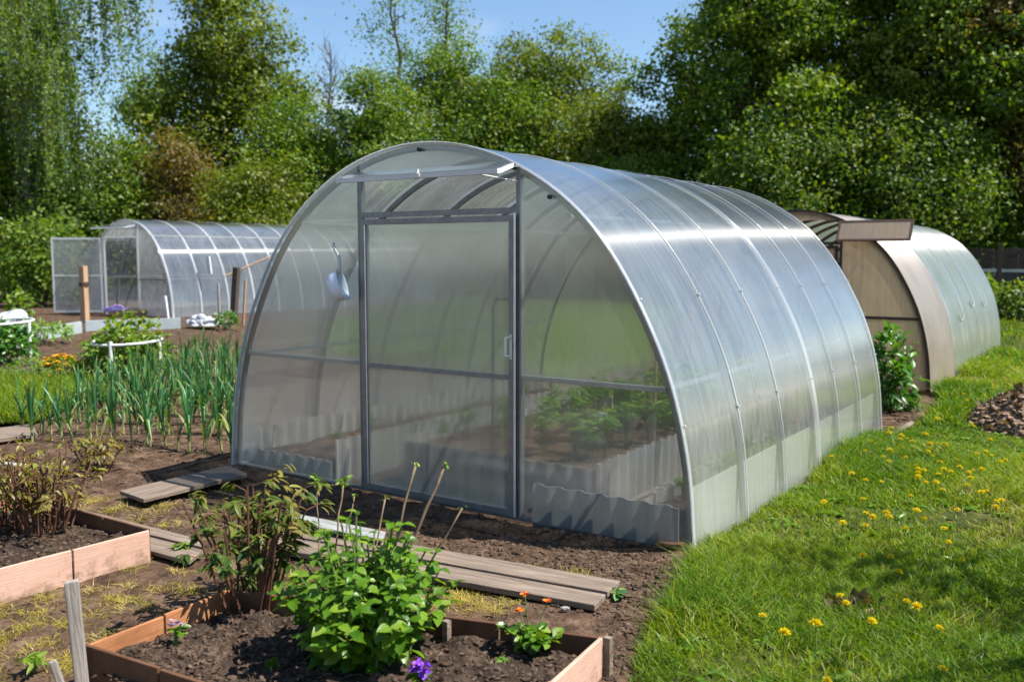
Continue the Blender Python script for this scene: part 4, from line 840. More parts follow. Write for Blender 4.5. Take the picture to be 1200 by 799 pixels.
# dry canes standing out of it
for (x0, y0, z0, x1, y1, z1, rad, tipleaf) in ((-2.66, 2.52, .06, -2.75, 2.60, .52, .004, 1), (-2.55, 2.45, .06, -2.60, 2.60, .53, .006, 1), (-2.45, 2.4, .06, -2.54, 2.6, .48, .004, 0), (-2.35, 2.4, .06, -2.37, 2.6, .50, .005, 0), (-2.25, 2.38, .06, -2.20, 2.58, .66, .007, 0), (-2.22, 2.36, .06, -2.06, 2.58, .68, .0085, 0), (-2.18, 2.34, .06, -1.97, 2.56, .53, .005, 0)):
    b0 = np.array([x0, y0, z0])-hb; t0 = np.array([x1, y1, z1])-hb; m0 = (b0+t0)/2+rng.normal(0, .012, 3)
    nk = 9; pl = [b0*(1-t)**2+2*m0*t*(1-t)+t0*t*t+rng.normal(0, .003, 3) for t in np.linspace(0, 1, nk)]
    MB().tube(pl, [rad*.62*(1.15-.35*i/nk)*(1.25 if i in (3, 6, 8) else 1) for i in range(nk)], 7).build('cane', M['cane'], o, smooth=True)
    k = 12 if tipleaf else 4
    foliage('sprout', SMALL, np.tile(t0, (k, 1))+rng.normal(0, .006, (k, 3)), rdir(k, .6), rdir(k, .4), (.035 if tipleaf else .018)*rng.uniform(.7, 1.2, k), np.ones(k)*.8, rng.uniform(.4, 1, k), M['hydrangea'], o)

# ------------------------------------------------------------------ peonies: red stems, drooping lance leaflets
def peony(name, base, nst, H, spread, material, label, L=.075, nl=15, ztop=.55, group=None):
    o = empty(name, tuple(base), label, 'peony', group); st = MB(); P = []; D = []; Nn = []; V_ = []
    for k in range(nst):
        a = random.uniform(0, 6.28); r = spread*math.sqrt(random.uniform(0.03, 1)); hh = H*random.uniform(.6, 1.05)
        b_ = np.array([.35*r*math.cos(a)+random.gauss(0, .02), .35*r*math.sin(a)+random.gauss(0, .02), -.03]); tip = np.array([r*math.cos(a), r*math.sin(a), hh])
        st.tube([b_, b_*.4+tip*.6+np.array([0, 0, .03]), tip], [.006, .005, .0035], 6, False)
        for t in (.55, .7, .85, 1.0):
            if random.random() < .12: continue
            q = b_*(1-t)+tip*t; ph = random.uniform(0, 6.28); ax = np.array([math.cos(ph), math.sin(ph), .35]); pet = q+ax*.06; st.tube([q, pet], [.0028, .0022], 4, False)
            for j in range(nl//4+2):
                da = ph+random.gauss(0, .75); P.append(pet+np.array([random.gauss(0, .012), random.gauss(0, .012), random.gauss(0, .008)])); D.append((math.cos(da), math.sin(da), random.uniform(-.55, .15))); Nn.append((random.gauss(0, .3), random.gauss(0, .3), 1)); V_.append(min(1, max(0, random.gauss(.35+.4*(t-.55)/.45, .2))))
    st.build('stem', M['redstem'], o); P, D, Nn = np.array(P), np.array(D), unit(np.array(Nn)); n = len(P)
    foliage('leaves', LANCE, P, D, Nn, L*rng.uniform(.6, 1.25, n), rng.uniform(.85, 1.2, n), np.array(V_), M[material], o, smooth=True); return o
peony('peony', (-2.80, 2.28, .06), 24, .47, .24, 'peony_green', 'dark green peony with red stems in the near raised bed, left of the hydrangea', .056, 34)
peony('peony', (-3.06, 2.55, .0), 9, .50, .17, 'peony_brown', 'tall bronze-leaved peony shoots behind the dark green peony', .06, 12)
c = gnd(52, 625, .07); peony('peony', (c[0], c[1], .06), 34, .42, .26, 'peony_brown', 'bronze peony with many bare stems in the left raised bed', .048, 8)
c = gnd(5, 620, .07); peony('peony', (c[0], c[1], .06), 24, .44, .26, 'peony_brown', 'bronze peony cut by the left picture edge in the left raised bed', .048, 8)
c = gnd(120, 560, .0); peony('peony', (c[0]-.2, c[1]+.1, 0), 14, .22, .2, 'peony_brown', 'low bronze peony on the soil between the leeks and left bed', .06, 9)
o = MB().tube([gnd(-40, 600, .0)*0+np.array([-5.35, 2.42, .30]), np.array([-5.0, 2.5, .31]), np.array([-4.78, 2.58, .305])], .011, 7).build('white_rod', M['white'], None); setp(o, 'white rod resting among the bronze peonies of the left bed', 'rod')

# small plants of the near bed
c = gnd(205, 765, .06); sprig('pansy', (c[0], c[1], .06), 26, .10, .04, .035, 'hydrangea', 'small pansy with pale leaves in the left corner of the near bed', 'pansy', W=.8); 
def petals(parent_obj, loc, n, L, m, rad=.0, k=7):
    P = np.array(loc)+rng.normal(0, rad, (n, 3)) if rad else np.tile(loc, (n, 1)); a_ = rng.uniform(0, 6.28, n)
    return foliage('blossom', SMALL, P, np.stack([np.cos(a_), np.sin(a_), rng.uniform(.1, .9, n)], -1), rdir(n, 1), L*rng.uniform(.8, 1.1, n), np.ones(n), rng.uniform(0, 1, n), M[m], parent_obj)
pz = [x for x in COL.objects if x.name.startswith('pansy')][0]; petals(pz, (0.01, 0, .105), 9, .022, 'pansy_petal', .006)
c = gnd(492, 803, .06); pv_ = sprig('primrose', (c[0], c[1], .06), 20, .03, .035, .045, 'hydrangea', 'low primrose with a violet flower head before the hydrangea', 'primrose', W=.8); petals(pv_, (0, 0, .055), 44, .024, 'purple_petal', .012)
c = gnd(622, 768, .06); gm = sprig('geum', (c[0], c[1], .06), 90, .10, .095, .05, 'hydrangea', 'geum with two orange flowers in the right part of the near bed', 'geum', W=1.1)
for (x, y, z) in ((-.045, .03, .20), (.035, .05, .185), (-.05, .0, .15)):
    petals(gm, (x, y, z), 14, .018, 'orange_petal'); MB().tube([(0, 0, 0), (x*.5, y*.5, z*.6), (x, y, z)], .002, 5).build('flower_stalk', M['greenstem'], gm)
c = gnd(590, 785, .06); sprig('weed', (c[0], c[1], .06), 10, .04, .03, .03, 'seedling', 'tiny weed seedling left of the orange-flowered geum', 'weed')
c = gnd(318, 792, .06); sprig('weed', (c[0], c[1], .06), 12, .05, .025, .03, 'hydrangea', 'tiny green weed in dark soil left of the hydrangea', 'weed')
c = gnd(725, 700, .0); sprig('weed', (c[0], c[1], 0.0), 10, .04, .03, .045, 'leek', 'blue-green weed on bare soil at the end of the long planks', 'weed')
for px, py, lab in ((40, 782, 'green grass clump left of the grey stake'), (212, 648, 'yellow-green clump at the end of the paired planks')):
    c = gnd(px, py); sprig('weed', (c[0], c[1], 0), 30, .05, .05, .05, 'bush_light', lab, 'weed', tm=LANCE)
for i, (px, py, r_, lab) in enumerate([(702, 757, .03, 'pale flat stone beyond the right corner of the near bed'), (662, 716, .018, 'small pale pebble between the planks and the near bed'), (612, 696, .02, 'small whitish pebble beside the orange flowers')]):
    c = gnd(px-(0 if i else -10), py); oo = clods('stone', np.array([[0, 0, 0.]]), np.array([r_]), M['stone'], .5, jag=.12, stuff=False); oo.location = (c[0], c[1], .012); setp(oo, lab, 'stone')

# ------------------------------------------------------------------ leeks
def leek_mesh(i):
    V = []; Q = []; var = []; mi = []
    H = .11+.03*random.random(); n0 = 6
    # stalk
    for k, (z, r) in enumerate(((-.02, .012), (H*.5, .010), (H, .009))):
        for j in range(n0): a = 6.283*j/n0; V.append((r*math.cos(a), r*math.sin(a), z))
    for k in range(2):
        for j in range(n0): Q.append((k*n0+j, k*n0+(j+1) % n0, (k+1)*n0+(j+1) % n0, (k+1)*n0+j)); mi.append(1); var.append(random.random())
    pa = random.uniform(0, 3.14)
    for l in range(random.randint(5, 7)):
        a = pa+(l % 2)*math.pi+random.gauss(0, .3); out = random.uniform(.02, .20) if l > 1 else random.uniform(.18, .34); Ln = random.uniform(.26, .48) if l > 1 else random.uniform(.2, .34)
        dx, dy = math.cos(a), math.sin(a); sx, sy = -dy, dx; base = len(V); z0 = H*(.55+.08*l); bent = random.random() < .18; vv = random.gauss(.45, .22)
        for t in np.linspace(0, 1, 7):
            o_ = out*t**1.6*(Ln/.4)+.006; z = z0+Ln*t*(1-.28*(out/.2)*t*t)
            if bent and t > .6: z -= (t-.6)*.55; o_ += (t-.6)*.15
            w = .0115*(.65+.7*t)*(1-t**3)+.0008
            for s, up_ in ((-1, .5), (0, 0), (1, .5)): V.append((dx*o_+sx*w*s-dx*w*up_*.8, dy*o_+sy*w*s-dy*w*up_*.8, z))
        for k in range(6):
            for s in (0, 1): p = base+k*3+s; Q.append((p, p+1, p+4, p+3)); mi.append(0); var.append(vv+(.45 if k > 4 else 0)+(.35 if l < 2 else 0)+random.gauss(0, .05))
    return npmesh('leek', np.array(V), np.array(Q), np.array(var), [M['leek'], M['leek_stalk']], np.array(mi))
LK = [leek_mesh(i) for i in range(9)]
lab = 'young leek with upright blue-green leaves in the rows left of the greenhouse'
done = 0
for r_, (pa_, pb_, n_) in enumerate([((42, 518), (268, 532), 14), ((25, 505), (272, 517), 19), ((80, 489), (270, 503), 20), ((95, 477), (272, 490), 22), ((110, 466), (276, 478), 23), ((130, 456), (276, 466), 23), ((160, 447), (278, 455), 20), ((190, 436), (282, 444), 17), ((215, 426), (284, 434), 12)]):
    p, q = gnd(*pa_), gnd(*pb_)
    n_ = int(n_*1.25)
    for i in range(n_):
        c = p+(q-p)*((i+random.uniform(-.3, .3))/(n_-1)); o = bpy.data.objects.new('leek', random.choice(LK)); COL.objects.link(o)
        o.location = (c[0], c[1]+random.gauss(0, .05), float(ground_z(c[0], c[1]))); s = random.uniform(.74, 1.08); o.scale = (s*.9, s*.9, s); o.rotation_euler = (random.gauss(0, .06), random.gauss(0, .06), random.uniform(0, 6.28)); setp(o, lab, 'leek', 'leeks in rows')

# ------------------------------------------------------------------ dandelions
def dandelion_meshes():
    st = MB(); st.tube([(0, 0, -.03), (.004, .002, .05), (.002, 0, .10)], [.0022, .002, .0018], 5, False)
    n = 90; a_ = rng.uniform(0, 6.28, n); el = rng.uniform(.05, 1.4, n); P = np.tile([.002, 0, .10], (n, 1)); D = np.stack([np.cos(a_)*np.cos(el), np.sin(a_)*np.cos(el), np.sin(el)*.75], -1)
    V, Q, k = scatter(SMALL, P, D, rdir(n, 1), .021*rng.uniform(.8, 1.05, n), .32*np.ones(n)); return st.mesh('stalk', M['greenstem']), npmesh('flower_head', V, Q, np.repeat(rng.uniform(0, 1, n), k), [M['dandelion']])
DS, DH = dandelion_meshes()
crop = [(440, 193), (534, 208), (498, 303), (512, 322), (552, 312), (562, 334), (497, 336), (416, 338), (599, 350), (621, 250), (642, 284), (642, 298), (672, 326), (718, 345), (757, 288), (727, 390), (470, 437), (549, 433), (574, 482), (429, 536), (435, 563), (183, 594), (242, 674), (345, 668), (361, 785), (495, 638), (607, 562), (634, 579), (700, 637), (694, 757), (875, 153), (900, 149), (818, 135), (849, 132), (852, 85), (889, 259), (868, 273), (879, 293), (848, 238), (831, 248), (779, 221), (708, 230), (695, 220), (664, 220), (638, 200), (628, 178), (641, 190), (665, 179), (653, 172), (710, 190), (725, 186), (743, 186), (757, 167), (760, 145), (707, 155), (678, 135), (690, 134), (728, 109), (676, 107), (651, 99), (623, 93), (601, 79), (611, 78), (668, 74), (697, 31), (563, 119), (543, 137), (557, 155), (616, 136), (641, 165), (815, 172), (806, 172), (782, 188), (800, 202), (506, 95), (520, 99), (505, 119), (557, 72), (476, 255), (375, 268), (395, 140), (493, 215), (588, 90), (803, 45), (770, 432)]
crop2 = [(850, 410), (970, 412), (930, 437), (985, 430), (850, 480), (925, 483), (688, 555), (1098, 320), (1113, 205), (1115, 178), (1183, 225), (905, 585), (1000, 665), (1050, 185), (870, 450), (420, 607), (410, 640), (498, 655), (540, 685), (630, 648), (650, 715), (705, 708), (752, 718), (430, 738), (935, 768), (992, 764)]
DPX = [(820+x*380/952, 480+y*319/799) for x, y in crop]+[(960+x*240/1198, 380+y*160/799) for x, y in crop2]
special = {22: 'dandelion flower low in the lawn, just left of the largest one', 23: 'largest dandelion flower, low in the lawn below the molehill', 24: 'dandelion flower at the bottom edge, below the largest one', 29: 'dandelion flower head alone low in the shaded right lawn', 28: 'dandelion flower head in dry grass right of the bare lawn patch', 21: 'dandelion flower standing alone, above left of the largest one'}
for i, (px, py) in enumerate(DPX):
    c = gnd(px, py, .09); s = 1.25 if i == 23 else random.uniform(.76, 1.05)
    o = empty('dandelion', (c[0], c[1], .012), special.get(i, 'yellow dandelion in flower scattered over the lawn right of the greenhouses'), 'dandelion', 'dandelions in the lawn'); o.rotation_euler = (random.gauss(0, .15), random.gauss(0, .15), random.uniform(0, 6.28)); o.scale = (s*1.08, s*1.08, s*random.uniform(.75, 1.0))
    link('stalk', DS, o); link('flower_head', DH, o)

# ------------------------------------------------------------------ mound of rotted leaves, bare patch
def mound(c, rx, ry, h, label, n=1600):
    o = empty('mulch_heap', tuple(c), label, 'heap'); xs = np.linspace(-1, 1, 40); X, Y = np.meshgrid(xs, xs); r = np.hypot(X, Y)
    Z = h*np.clip(1-r**2, 0, 1)**.8*(.7+.6*fbm(X+c[0], Y, 2.2, 3, 3))-.03; link('heap', gridmesh('heap', X*rx, Y*ry, Z, M['mulch']), o)
    a_ = rng.uniform(0, 6.28, n); q = np.sqrt(rng.uniform(0, 1, n))*.97; P = np.stack([q*np.cos(a_), q*np.sin(a_)], -1); zz = h*np.clip(1-q**2, 0, 1)**.8*(.7+.6*fbm(P[:, 0]+c[0], P[:, 1], 2.2, 3, 3))-.02
    PP = np.stack([P[:, 0]*rx, P[:, 1]*ry, zz], -1); clods('clods', PP, .012+.03*rng.uniform(0, 1, n)**1.5, M['mulch'], .5, o)
    m_ = n//2; foliage('dry_leaves', SMALL, PP[:m_]+np.array([0, 0, .01]), rdir(m_, .1), rdir(m_, .6), .06*rng.uniform(.5, 1.3, m_), np.ones(m_), rng.uniform(0, 1, m_), M['leaf_brown'], o); return o
c = gnd(1215, 503); mound((c[0]+.05, c[1]+.1, .0), .62, .75, .30, 'heap of brown rotted leaves on the lawn at the right picture edge')
c = gnd(1008, 722); mound((c[0], c[1], .015), .12, .09, .03, 'small bare molehill of brown crumbs in the lower lawn', 260)

# ------------------------------------------------------------------ fence at the far right
f0 = np.array([-5.6, 26.8]); f1 = np.array([3.5, 24.6]); fe = empty('fence', (f0[0], f0[1], 0), 'dark board fence with a pale top rail behind the brown greenhouse', 'fence')
d_ = (f1-f0)/np.linalg.norm(f1-f0)
for k, z in enumerate((.10, .32, .54, .76)): rel(MB().bar((f0[0], f0[1], z+.09), (f1[0], f1[1], z+.09), .03, .17).build('board', M['fence'], fe), f0)
rel(MB().bar((f0[0], f0[1]-.05, 1.06), (f1[0], f1[1]-.05, 1.06), .05, .07).build('rail', M['fence_rail'], fe), f0)
for k in range(6): q_ = f0+d_*(1.0+k*1.6); rel(MB().box((q_[0]-.05, q_[1]+.02, 0), (q_[0]+.05, q_[1]+.12, 1.12)).build('post', M['fence'], fe), f0)
post((-2.85, 25.6, 0), 1.75, .10, M['rust'], 'rusty brown post standing before the dark board fence')
w0 = np.array([-5.6, 28.0]); w1 = np.array([4.5, 26.6]); sh = empty('wooden_wall', (w0[0], w0[1], 0), 'dark brown plank wall behind the board fence, under the trees', 'wall')
for k in range(34): pa_ = w0+(w1-w0)*k/34; pb_ = w0+(w1-w0)*(k+1)/34; rel(board(sh, pa_, pb_, 0, 1.62+random.uniform(-.03, .03), .03, M['wood_dark'], 'plank', inset=.008), w0)
for i, (px, dp, r_, h_, lab) in enumerate([(1165, 20.5, .9, .75, 'dark green low bush left of the fence foot'), (1196, 20, .8, .8, 'dark green low bush at the right picture edge before the fence'), (1150, 22.5, .5, 1.0, 'small light shrub before the pale fence rail')]):
    c = far(px, dp); bush('bush', (c[0], c[1], 0), r_, h_, 900, .11, 'leaf_dark' if i < 2 else 'bush_light', lab)

# ------------------------------------------------------------------ trees
rng = np.random.default_rng(11); random.seed(11)
def limb(mb, a, b, r0, r1, jit=.06, n=5, seg=6, sag=0.0):
    a = np.array(a, float); b = np.array(b, float); L = np.linalg.norm(b-a); pts = []
    for i, t in enumerate(np.linspace(0, 1, n)):
        p = a+(b-a)*t
        if 0 < i < n-1: p = p+rng.normal(0, jit*L/n, 3)
        p[2] += sag*L*math.sin(math.pi*t); pts.append(p)
    mb.tube(pts, list(np.linspace(r0, r1, n)), seg, False); return pts
def tree(base, lobes, nclu, nleaf, L, material, label, trunk_h, tr=.18, bark='bark', cs=.34, flat=.65, group='trees along the garden edge', name='tree', gap=.30, upb=.5, cat='tree', lean=(0, 0), seedp=None, extra=None, gapscale=.55):
    """lobes: (x, y, z, rx, ry, rz) around the base"""
    base = np.array(base, float); o = empty(name, tuple(base), label, cat, group); lobes = np.array(lobes, float); sd_ = int(rng.integers(0, 1000))
    w = (lobes[:, 3]*lobes[:, 4]*lobes[:, 5])**.8; w /= w.sum(); tot = int(nclu*1.7)
    li = rng.choice(len(lobes), tot, p=w); d = rdir(tot); sh = np.where(rng.uniform(0, 1, tot) < .7, .55+.45*rng.uniform(0, 1, tot)**.7, rng.uniform(0, 1, tot)**.5)
    sh = sh*(.72+.56*vnoise(d*2.4+li[:, None]*3.1, sd_)); C_ = lobes[li, :3]+d*lobes[li, 3:]*sh[:, None]
    den = vnoise(C_*gapscale*1.6+sd_, sd_+1)*.6+vnoise(C_*gapscale*3.7, sd_+2)*.4; ok = (den > gap) & (C_[:, 2] > .25); C_ = C_[ok][:nclu]; n = len(C_)
    tk = MB(); top = np.array([lean[0], lean[1], trunk_h]); tp = limb(tk, (0, 0, -.1), top, tr, tr*.28, .10, 8, 10)
    for l in lobes:
        t = float(np.clip((l[2]-l[5]*.5)/trunk_h, .12, .95)); k = t*(len(tp)-1); i0 = int(min(k, len(tp)-2)); s0 = np.array(tp[i0])*(1-(k-i0))+np.array(tp[i0+1])*(k-i0)
        limb(tk, s0, l[:3], tr*.45*(1-t*.5), tr*.12, .08, 5, 6, .04)
    for c_ in C_[::3]:
        j = int(np.argmin(np.linalg.norm((lobes[:, :3]-c_)/lobes[:, 3:], axis=1))); limb(tk, lobes[j, :3]*.85+c_*.15, c_, tr*.10+.008, .006, .12, 4, 4, .03)
    if extra: extra(tk)
    tk.build('trunk', M[bark], o, smooth=True)
    k = np.maximum(6, rng.normal(nleaf, nleaf*.35, n).astype(int)); P = np.repeat(C_, k, 0); csz = np.repeat(cs*rng.uniform(.7, 1.3, n), k)
    P = P+rng.normal(0, 1, P.shape)*csz[:, None]*np.array([1, 1, flat]); m_ = len(P)
    cv = np.repeat(rng.normal(0, .17, n), k); var_ = np.clip(.45+cv+rng.normal(0, .2, m_), 0, 1)
    ow = unit(np.repeat(C_-lobes[li[ok][:nclu], :3], k, 0)); lw_ = unit(P-np.repeat(C_, k, 0)); Nn_ = unit(ow*.7+lw_*.5+np.array([0, 0, .35])+.55*rng.normal(size=(m_, 3)))
    foliage('crown', KITE, P, unit(rdir(m_, -.35)+.3*ow), Nn_, L*rng.uniform(.6, 1.35, m_), rng.uniform(.9, 1.3, m_), var_, M[material], o); return o
def auto_lobes(h, r, n, z0=.25, squash=.55, seed=1, top=1.0):
    rs = np.random.default_rng(seed); o = [(0, 0, h*(1-.16), r*.5*top, r*.5*top, h*.17)]
    for k in range(n):
        t = z0+(1-z0)*(k+.5)/n*.86; a_ = k*2.4+rs.uniform(-.4, .4); rad = r*math.sin(math.pi*min(1, (t*.85+.12)))**.7*.58
        o.append((rad*math.cos(a_), rad*math.sin(a_), h*t, r*.52*rs.uniform(.8, 1.2), r*.52*rs.uniform(.8, 1.2), r*squash*rs.uniform(.75, 1.15)))
    return o
# right-hand dark wood edge
for i, (px, dp, top, r, mt, lab, nc) in enumerate([
    (872, 29, -70, 3.1, 'leaf_mid', 'tall dark green leafy tree above the roof of the main greenhouse', 800),
    (985, 30, -160, 3.6, 'leaf_olive', 'tall yellow-green leafy tree behind the brown greenhouse', 950),
    (1100, 29, -170, 3.5, 'leaf_mid', 'tall dense green tree behind the board fence', 950),
    (1215, 28, -150, 3.2, 'leaf_rust', 'tall tree with reddish young leaves at the right picture edge', 750)]):
    h = zat(top, dp); tree(far(px, dp), auto_lobes(h, r, 12, .16, .6, i+3), nc, 84, .135, mt, lab, h*.86, .22, gap=.30, cs=.32, flat=.55)
for i, (px, dp, top, r, lab) in enumerate([(905, 26.5, 150, 2.0, 'dark understorey shrub above the end of the main greenhouse roof'), (1000, 27, 130, 2.3, 'dark understorey shrub right behind the brown vent flap'), (1085, 26.5, 150, 2.1, 'dark understorey shrub above the green half of the brown greenhouse'), (1180, 30, 120, 2.3, 'dark understorey shrub above the board fence')]):
    h = zat(top, dp); tree(far(px, dp), auto_lobes(h, r, 9, .08, .5, i+23), 380, 55, .115, 'leaf_dark', lab, h*.8, .10, name='shrub', cat='shrub', group='shrubs along the wood edge', gap=.3)
# middle clump
for i, (px, dp, top, r, mt, lab, nc) in enumerate([
    (440, 33, 92, 2.2, 'leaf_mid', 'rounded green tree left of the greenhouse ridge, beside the bare tree', 380),
    (525, 35, 58, 2.7, 'leaf_mid', 'green tree right behind the top of the greenhouse arch', 460),
    (640, 34, 36, 3.1, 'leaf_olive', 'broad yellow-green tree peaking right of the greenhouse arch', 560),
    (590, 32, 92, 2.1, 'leaf_mid', 'shorter green tree between the two peaks of the middle clump', 300),
    (710, 31, 118, 1.7, 'leaf_yellow', 'yellowish shrubby tree above the front of the greenhouse roof', 340),
    (770, 31, 135, 1.6, 'leaf_mid', 'light green loose tree with white cloud showing through', 250),
    (745, 29, 185, 1.6, 'leaf_mid', 'low bright green shrub above the middle of the greenhouse roof', 280),
    (400, 36, 170, 1.1, 'leaf_birch', 'small pale tree in the gap beside the greenhouse arch', 120)]):
    h = zat(top, dp); tree(far(px, dp), auto_lobes(h, r, 10, .12, .6, i+43), int(nc*1.5), 66, .118, mt, lab, h*.88, .16, gap=.30, cs=.28)
# slender sparse trees
for i, (px, dp, top, r, lab, nc, mt) in enumerate([(466, 40, -45, 1.5, 'slender sparse tree with visible dark trunk rising above the clump', 70, 'leaf_birch'), (528, 41, -20, 1.5, 'slender sparse tree right of the dark-trunked one', 85, 'leaf_birch'), (826, 38, -35, 1.9, 'sparse twiggy tree against the sky beside the dark wood', 70, 'leaf_mid')]):
    h = zat(top, dp); tree(far(px, dp), auto_lobes(h, r, 11, .45, .6, i+63), nc, 34, .12, mt, lab, h*.95, .13, gap=.3, cs=.42)
# bare tree
def twigs(h, r, n):
    def f(mb):
        for k in range(n):
            z = h*random.uniform(.3, .97); a_ = random.uniform(0, 6.28); L_ = r*random.uniform(.4, 1)*(1.15-z/h); e = (L_*math.cos(a_), L_*math.sin(a_), z+L_*1.5); pp = limb(mb, (0, 0, z), e, .03, .008, .1, 5, 4)
            for q in range(4): s0 = pp[random.randint(1, 4)]; limb(mb, s0, np.array(s0)+np.array([random.gauss(0, .35), random.gauss(0, .35), random.uniform(.2, .8)]), .012, .005, .1, 3, 3)
    return f
h = zat(62, 40); tree(far(393, 40), [(0, 0, h*.8, .7, .7, 1.2), (0, 0, h*.55, .8, .8, 1.0)], 14, 14, .11, 'leaf_rust', 'bare grey-twigged tree in the sky gap left of the greenhouse', h*.98, .10, 'twig', extra=twigs(h, 2.2, 46), gap=.2)
# left: big olive tree, shrubs
h = zat(-40, 36); 
tree(far(270, 36), [(0, 0, h*.9, 1.6, 1.6, 1.6), (.5, .3, h*.74, 2.2, 2, 1.8), (-1, 0, h*.66, 2, 2, 1.6), (1.3, .9, h*.58, 1.9, 1.8, 1.5), (-1.6, -1.1, h*.48, 2.2, 2, 1.8), (.6, .4, h*.42, 2.6, 2.4, 1.8), (1.9, 1.3, h*.34, 2.0, 2, 1.6), (-1.6, -1.1, h*.24, 2.3, 2, 1.6), (1.2, .8, h*.18, 2.4, 2.4, 1.6)], 1050, 54, .15, 'leaf_olive', 'tall broad olive-green tree behind the far left greenhouse', h*.93, .22, gap=.30)
for i, (px, dp, top, r, mt, lab, nc) in enumerate([
    (345, 33, 118, 2.0, 'leaf_mid', 'rounded green tree right of the olive-green one', 340),
    (300, 30, 190, 1.7, 'leaf_yellow', 'yellow-green shrub behind the roof of the far left greenhouse', 260),
    (212, 31, 165, 1.5, 'leaf_rust', 'reddish brown shrub behind the arch of the far left greenhouse', 190),
    (140, 31, 165, 1.7, 'leaf_mid', 'green shrub behind the open door of the far greenhouse', 260),
    (85, 30, 195, 1.5, 'leaf_birch', 'pale green shrub left of the open greenhouse door', 220),
    (22, 30, 165, 1.9, 'leaf_mid', 'large green shrub under the weeping birch at left', 300),
    (-40, 29, 150, 2.0, 'leaf_mid', 'green shrub cut by the left picture edge', 260),
    (50, 26, 262, .9, 'leaf_birch', 'low pale shrub at the foot of the left trees', 110),
    (250, 33, 205, 1.8, 'leaf_mid', 'dark green shrub between the reddish shrub and yellow-green shrub', 260),
    (195, 40, 60, 1.8, 'leaf_birch', 'slim pale birch between the weeping birch and the olive tree', 300)]):
    h = zat(top, dp); tree(far(px, dp), auto_lobes(h, r, 9, .10, .6, i+83), nc, 52, .12, mt, lab, h*.86, .12, gap=.35, name='shrub' if 'shrub' in lab else 'tree', cat='shrub' if 'shrub' in lab else 'tree', group='shrubs at the left garden edge' if 'shrub' in lab else 'trees along the garden edge')
# weeping birch: strands of small leaves
def weeping(base, h, strands, label, lean=(0, 0), rx=3.0):
    base = np.array(base, float); o = empty('weeping_birch', tuple(base), label, 'tree', 'trees along the garden edge'); tk = MB(); tp = limb(tk, (0, 0, -.1), (lean[0], lean[1], h*.95), .26, .06, .06, 9, 10); P = []; cl = []
    limbs = []
    for k in range(16):
        i0 = random.randint(3, 8); s0 = np.array(tp[i0]); a_ = k*2.4; L_ = rx*random.uniform(.5, 1.05); e = s0+np.array([L_*math.cos(a_), L_*math.sin(a_), random.uniform(.2, 1.6)]); limbs.append(limb(tk, s0, e, .08, .02, .1, 7, 6, .12))
    for s in range(strands):
        lb_ = limbs[random.randrange(len(limbs))]; p0 = np.array(lb_[random.randint(2, 6)])+rng.normal(0, .35, 3); Ln = random.uniform(1.2, 4.2); nk = int(Ln/.055); t = np.linspace(0, 1, nk); sw = rng.normal(0, .35, 2)
        c_ = np.stack([p0[0]+sw[0]*t**.6, p0[1]+sw[1]*t**.6, p0[2]-Ln*t+.25*np.sin(t*3)], -1); tk.tube([c_[0], c_[nk//2], c_[-1]], [.008, .005, .003], 3, False)
        c_ = c_[rng.uniform(0, 1, nk) < .9]; P.append(np.repeat(c_, 2, 0)); cl.append(np.full(len(c_)*2, random.gauss(.45, .18)))
    P = np.concatenate(P); P = P+rng.normal(0, .07, P.shape); m_ = len(P); tk.build('trunk', M['birch'], o, smooth=True)
    foliage('crown', KITE, P, rdir(m_, -.9), rdir(m_, 0), .10*rng.uniform(.7, 1.25, m_), np.ones(m_)*1.15, np.clip(np.concatenate(cl)+rng.normal(0, .15, m_), 0, 1), M['leaf_birch'], o)
weeping(far(40, 29), 13.2, 700, 'weeping birch with hanging leafy strands at the left', (-.6, .2), 3.9)
weeping(far(-30, 31), 12.2, 420, 'weeping birch with leaning white trunk cut by the left picture edge', (-1.8, .6), 3.0)
# apple tree standing right of the frame: its shade falls across the lawn
h = 4.2; tree((1.55, 4.45, 0), [(0, 0, 2.7, 1.1, 1.1, .65), (-.7, .6, 2.4, .8, .7, .55), (.5, -.6, 2.5, .9, .8, .55), (-.4, -.9, 2.3, .8, .7, .5), (.2, 1.2, 2.4, .8, .8, .5), (-.1, 2.0, 2.5, .7, .7, .5)], 90, 28, .07, 'leaf_mid', 'leafy apple tree right of the lawn, shading its lower part', 2.6, .08, group='trees beside the lawn', gap=.35, cs=.2, name='apple_tree')

# ------------------------------------------------------------------ light, sky, camera
EL, AZ = R(56), R(24)
sd3 = Vector((math.cos(EL)*math.cos(AZ), math.cos(EL)*math.sin(AZ), math.sin(EL)))
sl = bpy.data.lights.new('sun', 'SUN'); sl.energy = 5.0; sl.angle = R(.5); sl.color = (1, .965, .91)
so = bpy.data.objects.new('sun', sl); COL.objects.link(so); so.rotation_euler = sd3.to_track_quat('Z', 'Y').to_euler()
wd = bpy.data.worlds.new('World'); S.world = wd; wd.use_nodes = True; N = wd.node_tree.nodes; L = wd.node_tree.links
N.clear(); out = N.new('ShaderNodeOutputWorld'); bg = N.new('ShaderNodeBackground'); sky = N.new('ShaderNodeTexSky'); sky.sky_type = 'NISHITA'; sky.sun_disc = False
sky.sun_elevation = EL; sky.sun_rotation = math.pi/2-AZ; sky.air_density = 1.15; sky.dust_density = .05; sky.ozone_density = 5.0
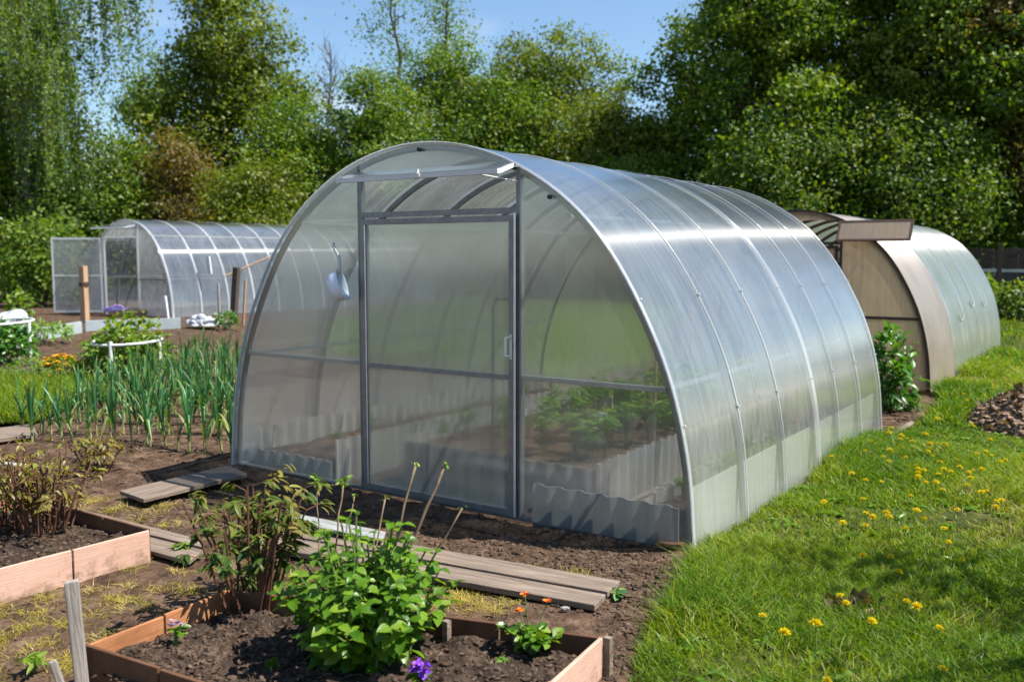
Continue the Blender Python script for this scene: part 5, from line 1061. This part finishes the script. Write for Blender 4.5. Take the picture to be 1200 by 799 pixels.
# low white clouds near the horizon
tc = N.new('ShaderNodeTexCoord'); mp = N.new('ShaderNodeMapping'); mp.inputs['Scale'].default_value = (1, 1, 2.2); no = N.new('ShaderNodeTexNoise'); no.inputs['Scale'].default_value = 4.2; no.inputs['Detail'].default_value = 8; no.inputs['Roughness'].default_value = .55
L.new(tc.outputs['Generated'], mp.inputs[0]); L.new(mp.outputs[0], no.inputs['Vector'])
cr = ramp(N, [(.52, (0, 0, 0)), (.66, (1, 1, 1))]); L.new(no.outputs[0], cr.inputs[0])
sx = N.new('ShaderNodeSeparateXYZ'); L.new(tc.outputs['Generated'], sx.inputs[0])
mr = N.new('ShaderNodeMapRange'); mr.inputs['From Min'].default_value = .25; mr.inputs['From Max'].default_value = .15; mr.inputs['To Min'].default_value = 0; mr.inputs['To Max'].default_value = 1; L.new(sx.outputs[2], mr.inputs[0])
mm = N.new('ShaderNodeMath'); mm.operation = 'MULTIPLY'; L.new(cr.outputs[0], mm.inputs[0]); L.new(mr.outputs[0], mm.inputs[1])
mxc = N.new('ShaderNodeMix'); mxc.data_type = 'RGBA'; mxc.inputs[7].default_value = (7.5, 7.7, 8.0, 1); L.new(mm.outputs[0], mxc.inputs[0]); L.new(sky.outputs[0], mxc.inputs[6])
L.new(mxc.outputs[2], bg.inputs[0]); bg.inputs[1].default_value = .085; L.new(bg.outputs[0], out.inputs[0])
cam = bpy.data.cameras.new('camera'); cam.sensor_width = 36; cam.lens = 36*FPX/1200; cam.clip_end = 3000; cam.clip_start = .05
co = bpy.data.objects.new('camera', cam); COL.objects.link(co); co.location = (0, 0, CH); co.rotation_euler = (math.pi/2-PITCH, 0, YAW); S.camera = co
cam.dof.use_dof = True; cam.dof.focus_distance = 4.6; cam.dof.aperture_fstop = 2.6
S.render.engine = 'CYCLES'
cy = S.cycles; cy.max_bounces = 10; cy.diffuse_bounces = 3; cy.glossy_bounces = 3; cy.transmission_bounces = 6; cy.transparent_max_bounces = 24; cy.use_denoising = True; cy.sample_clamp_indirect = 6; cy.caustics_reflective = False; cy.caustics_refractive = False
try: cy.denoiser = 'OPENIMAGEDENOISE'; cy.denoising_input_passes = 'RGB_ALBEDO_NORMAL'
except Exception: pass
vs = S.view_settings; vs.view_transform = 'Standard'; vs.look = 'None'; vs.gamma = 1; vs.exposure = 1.0; vs.use_curve_mapping = False
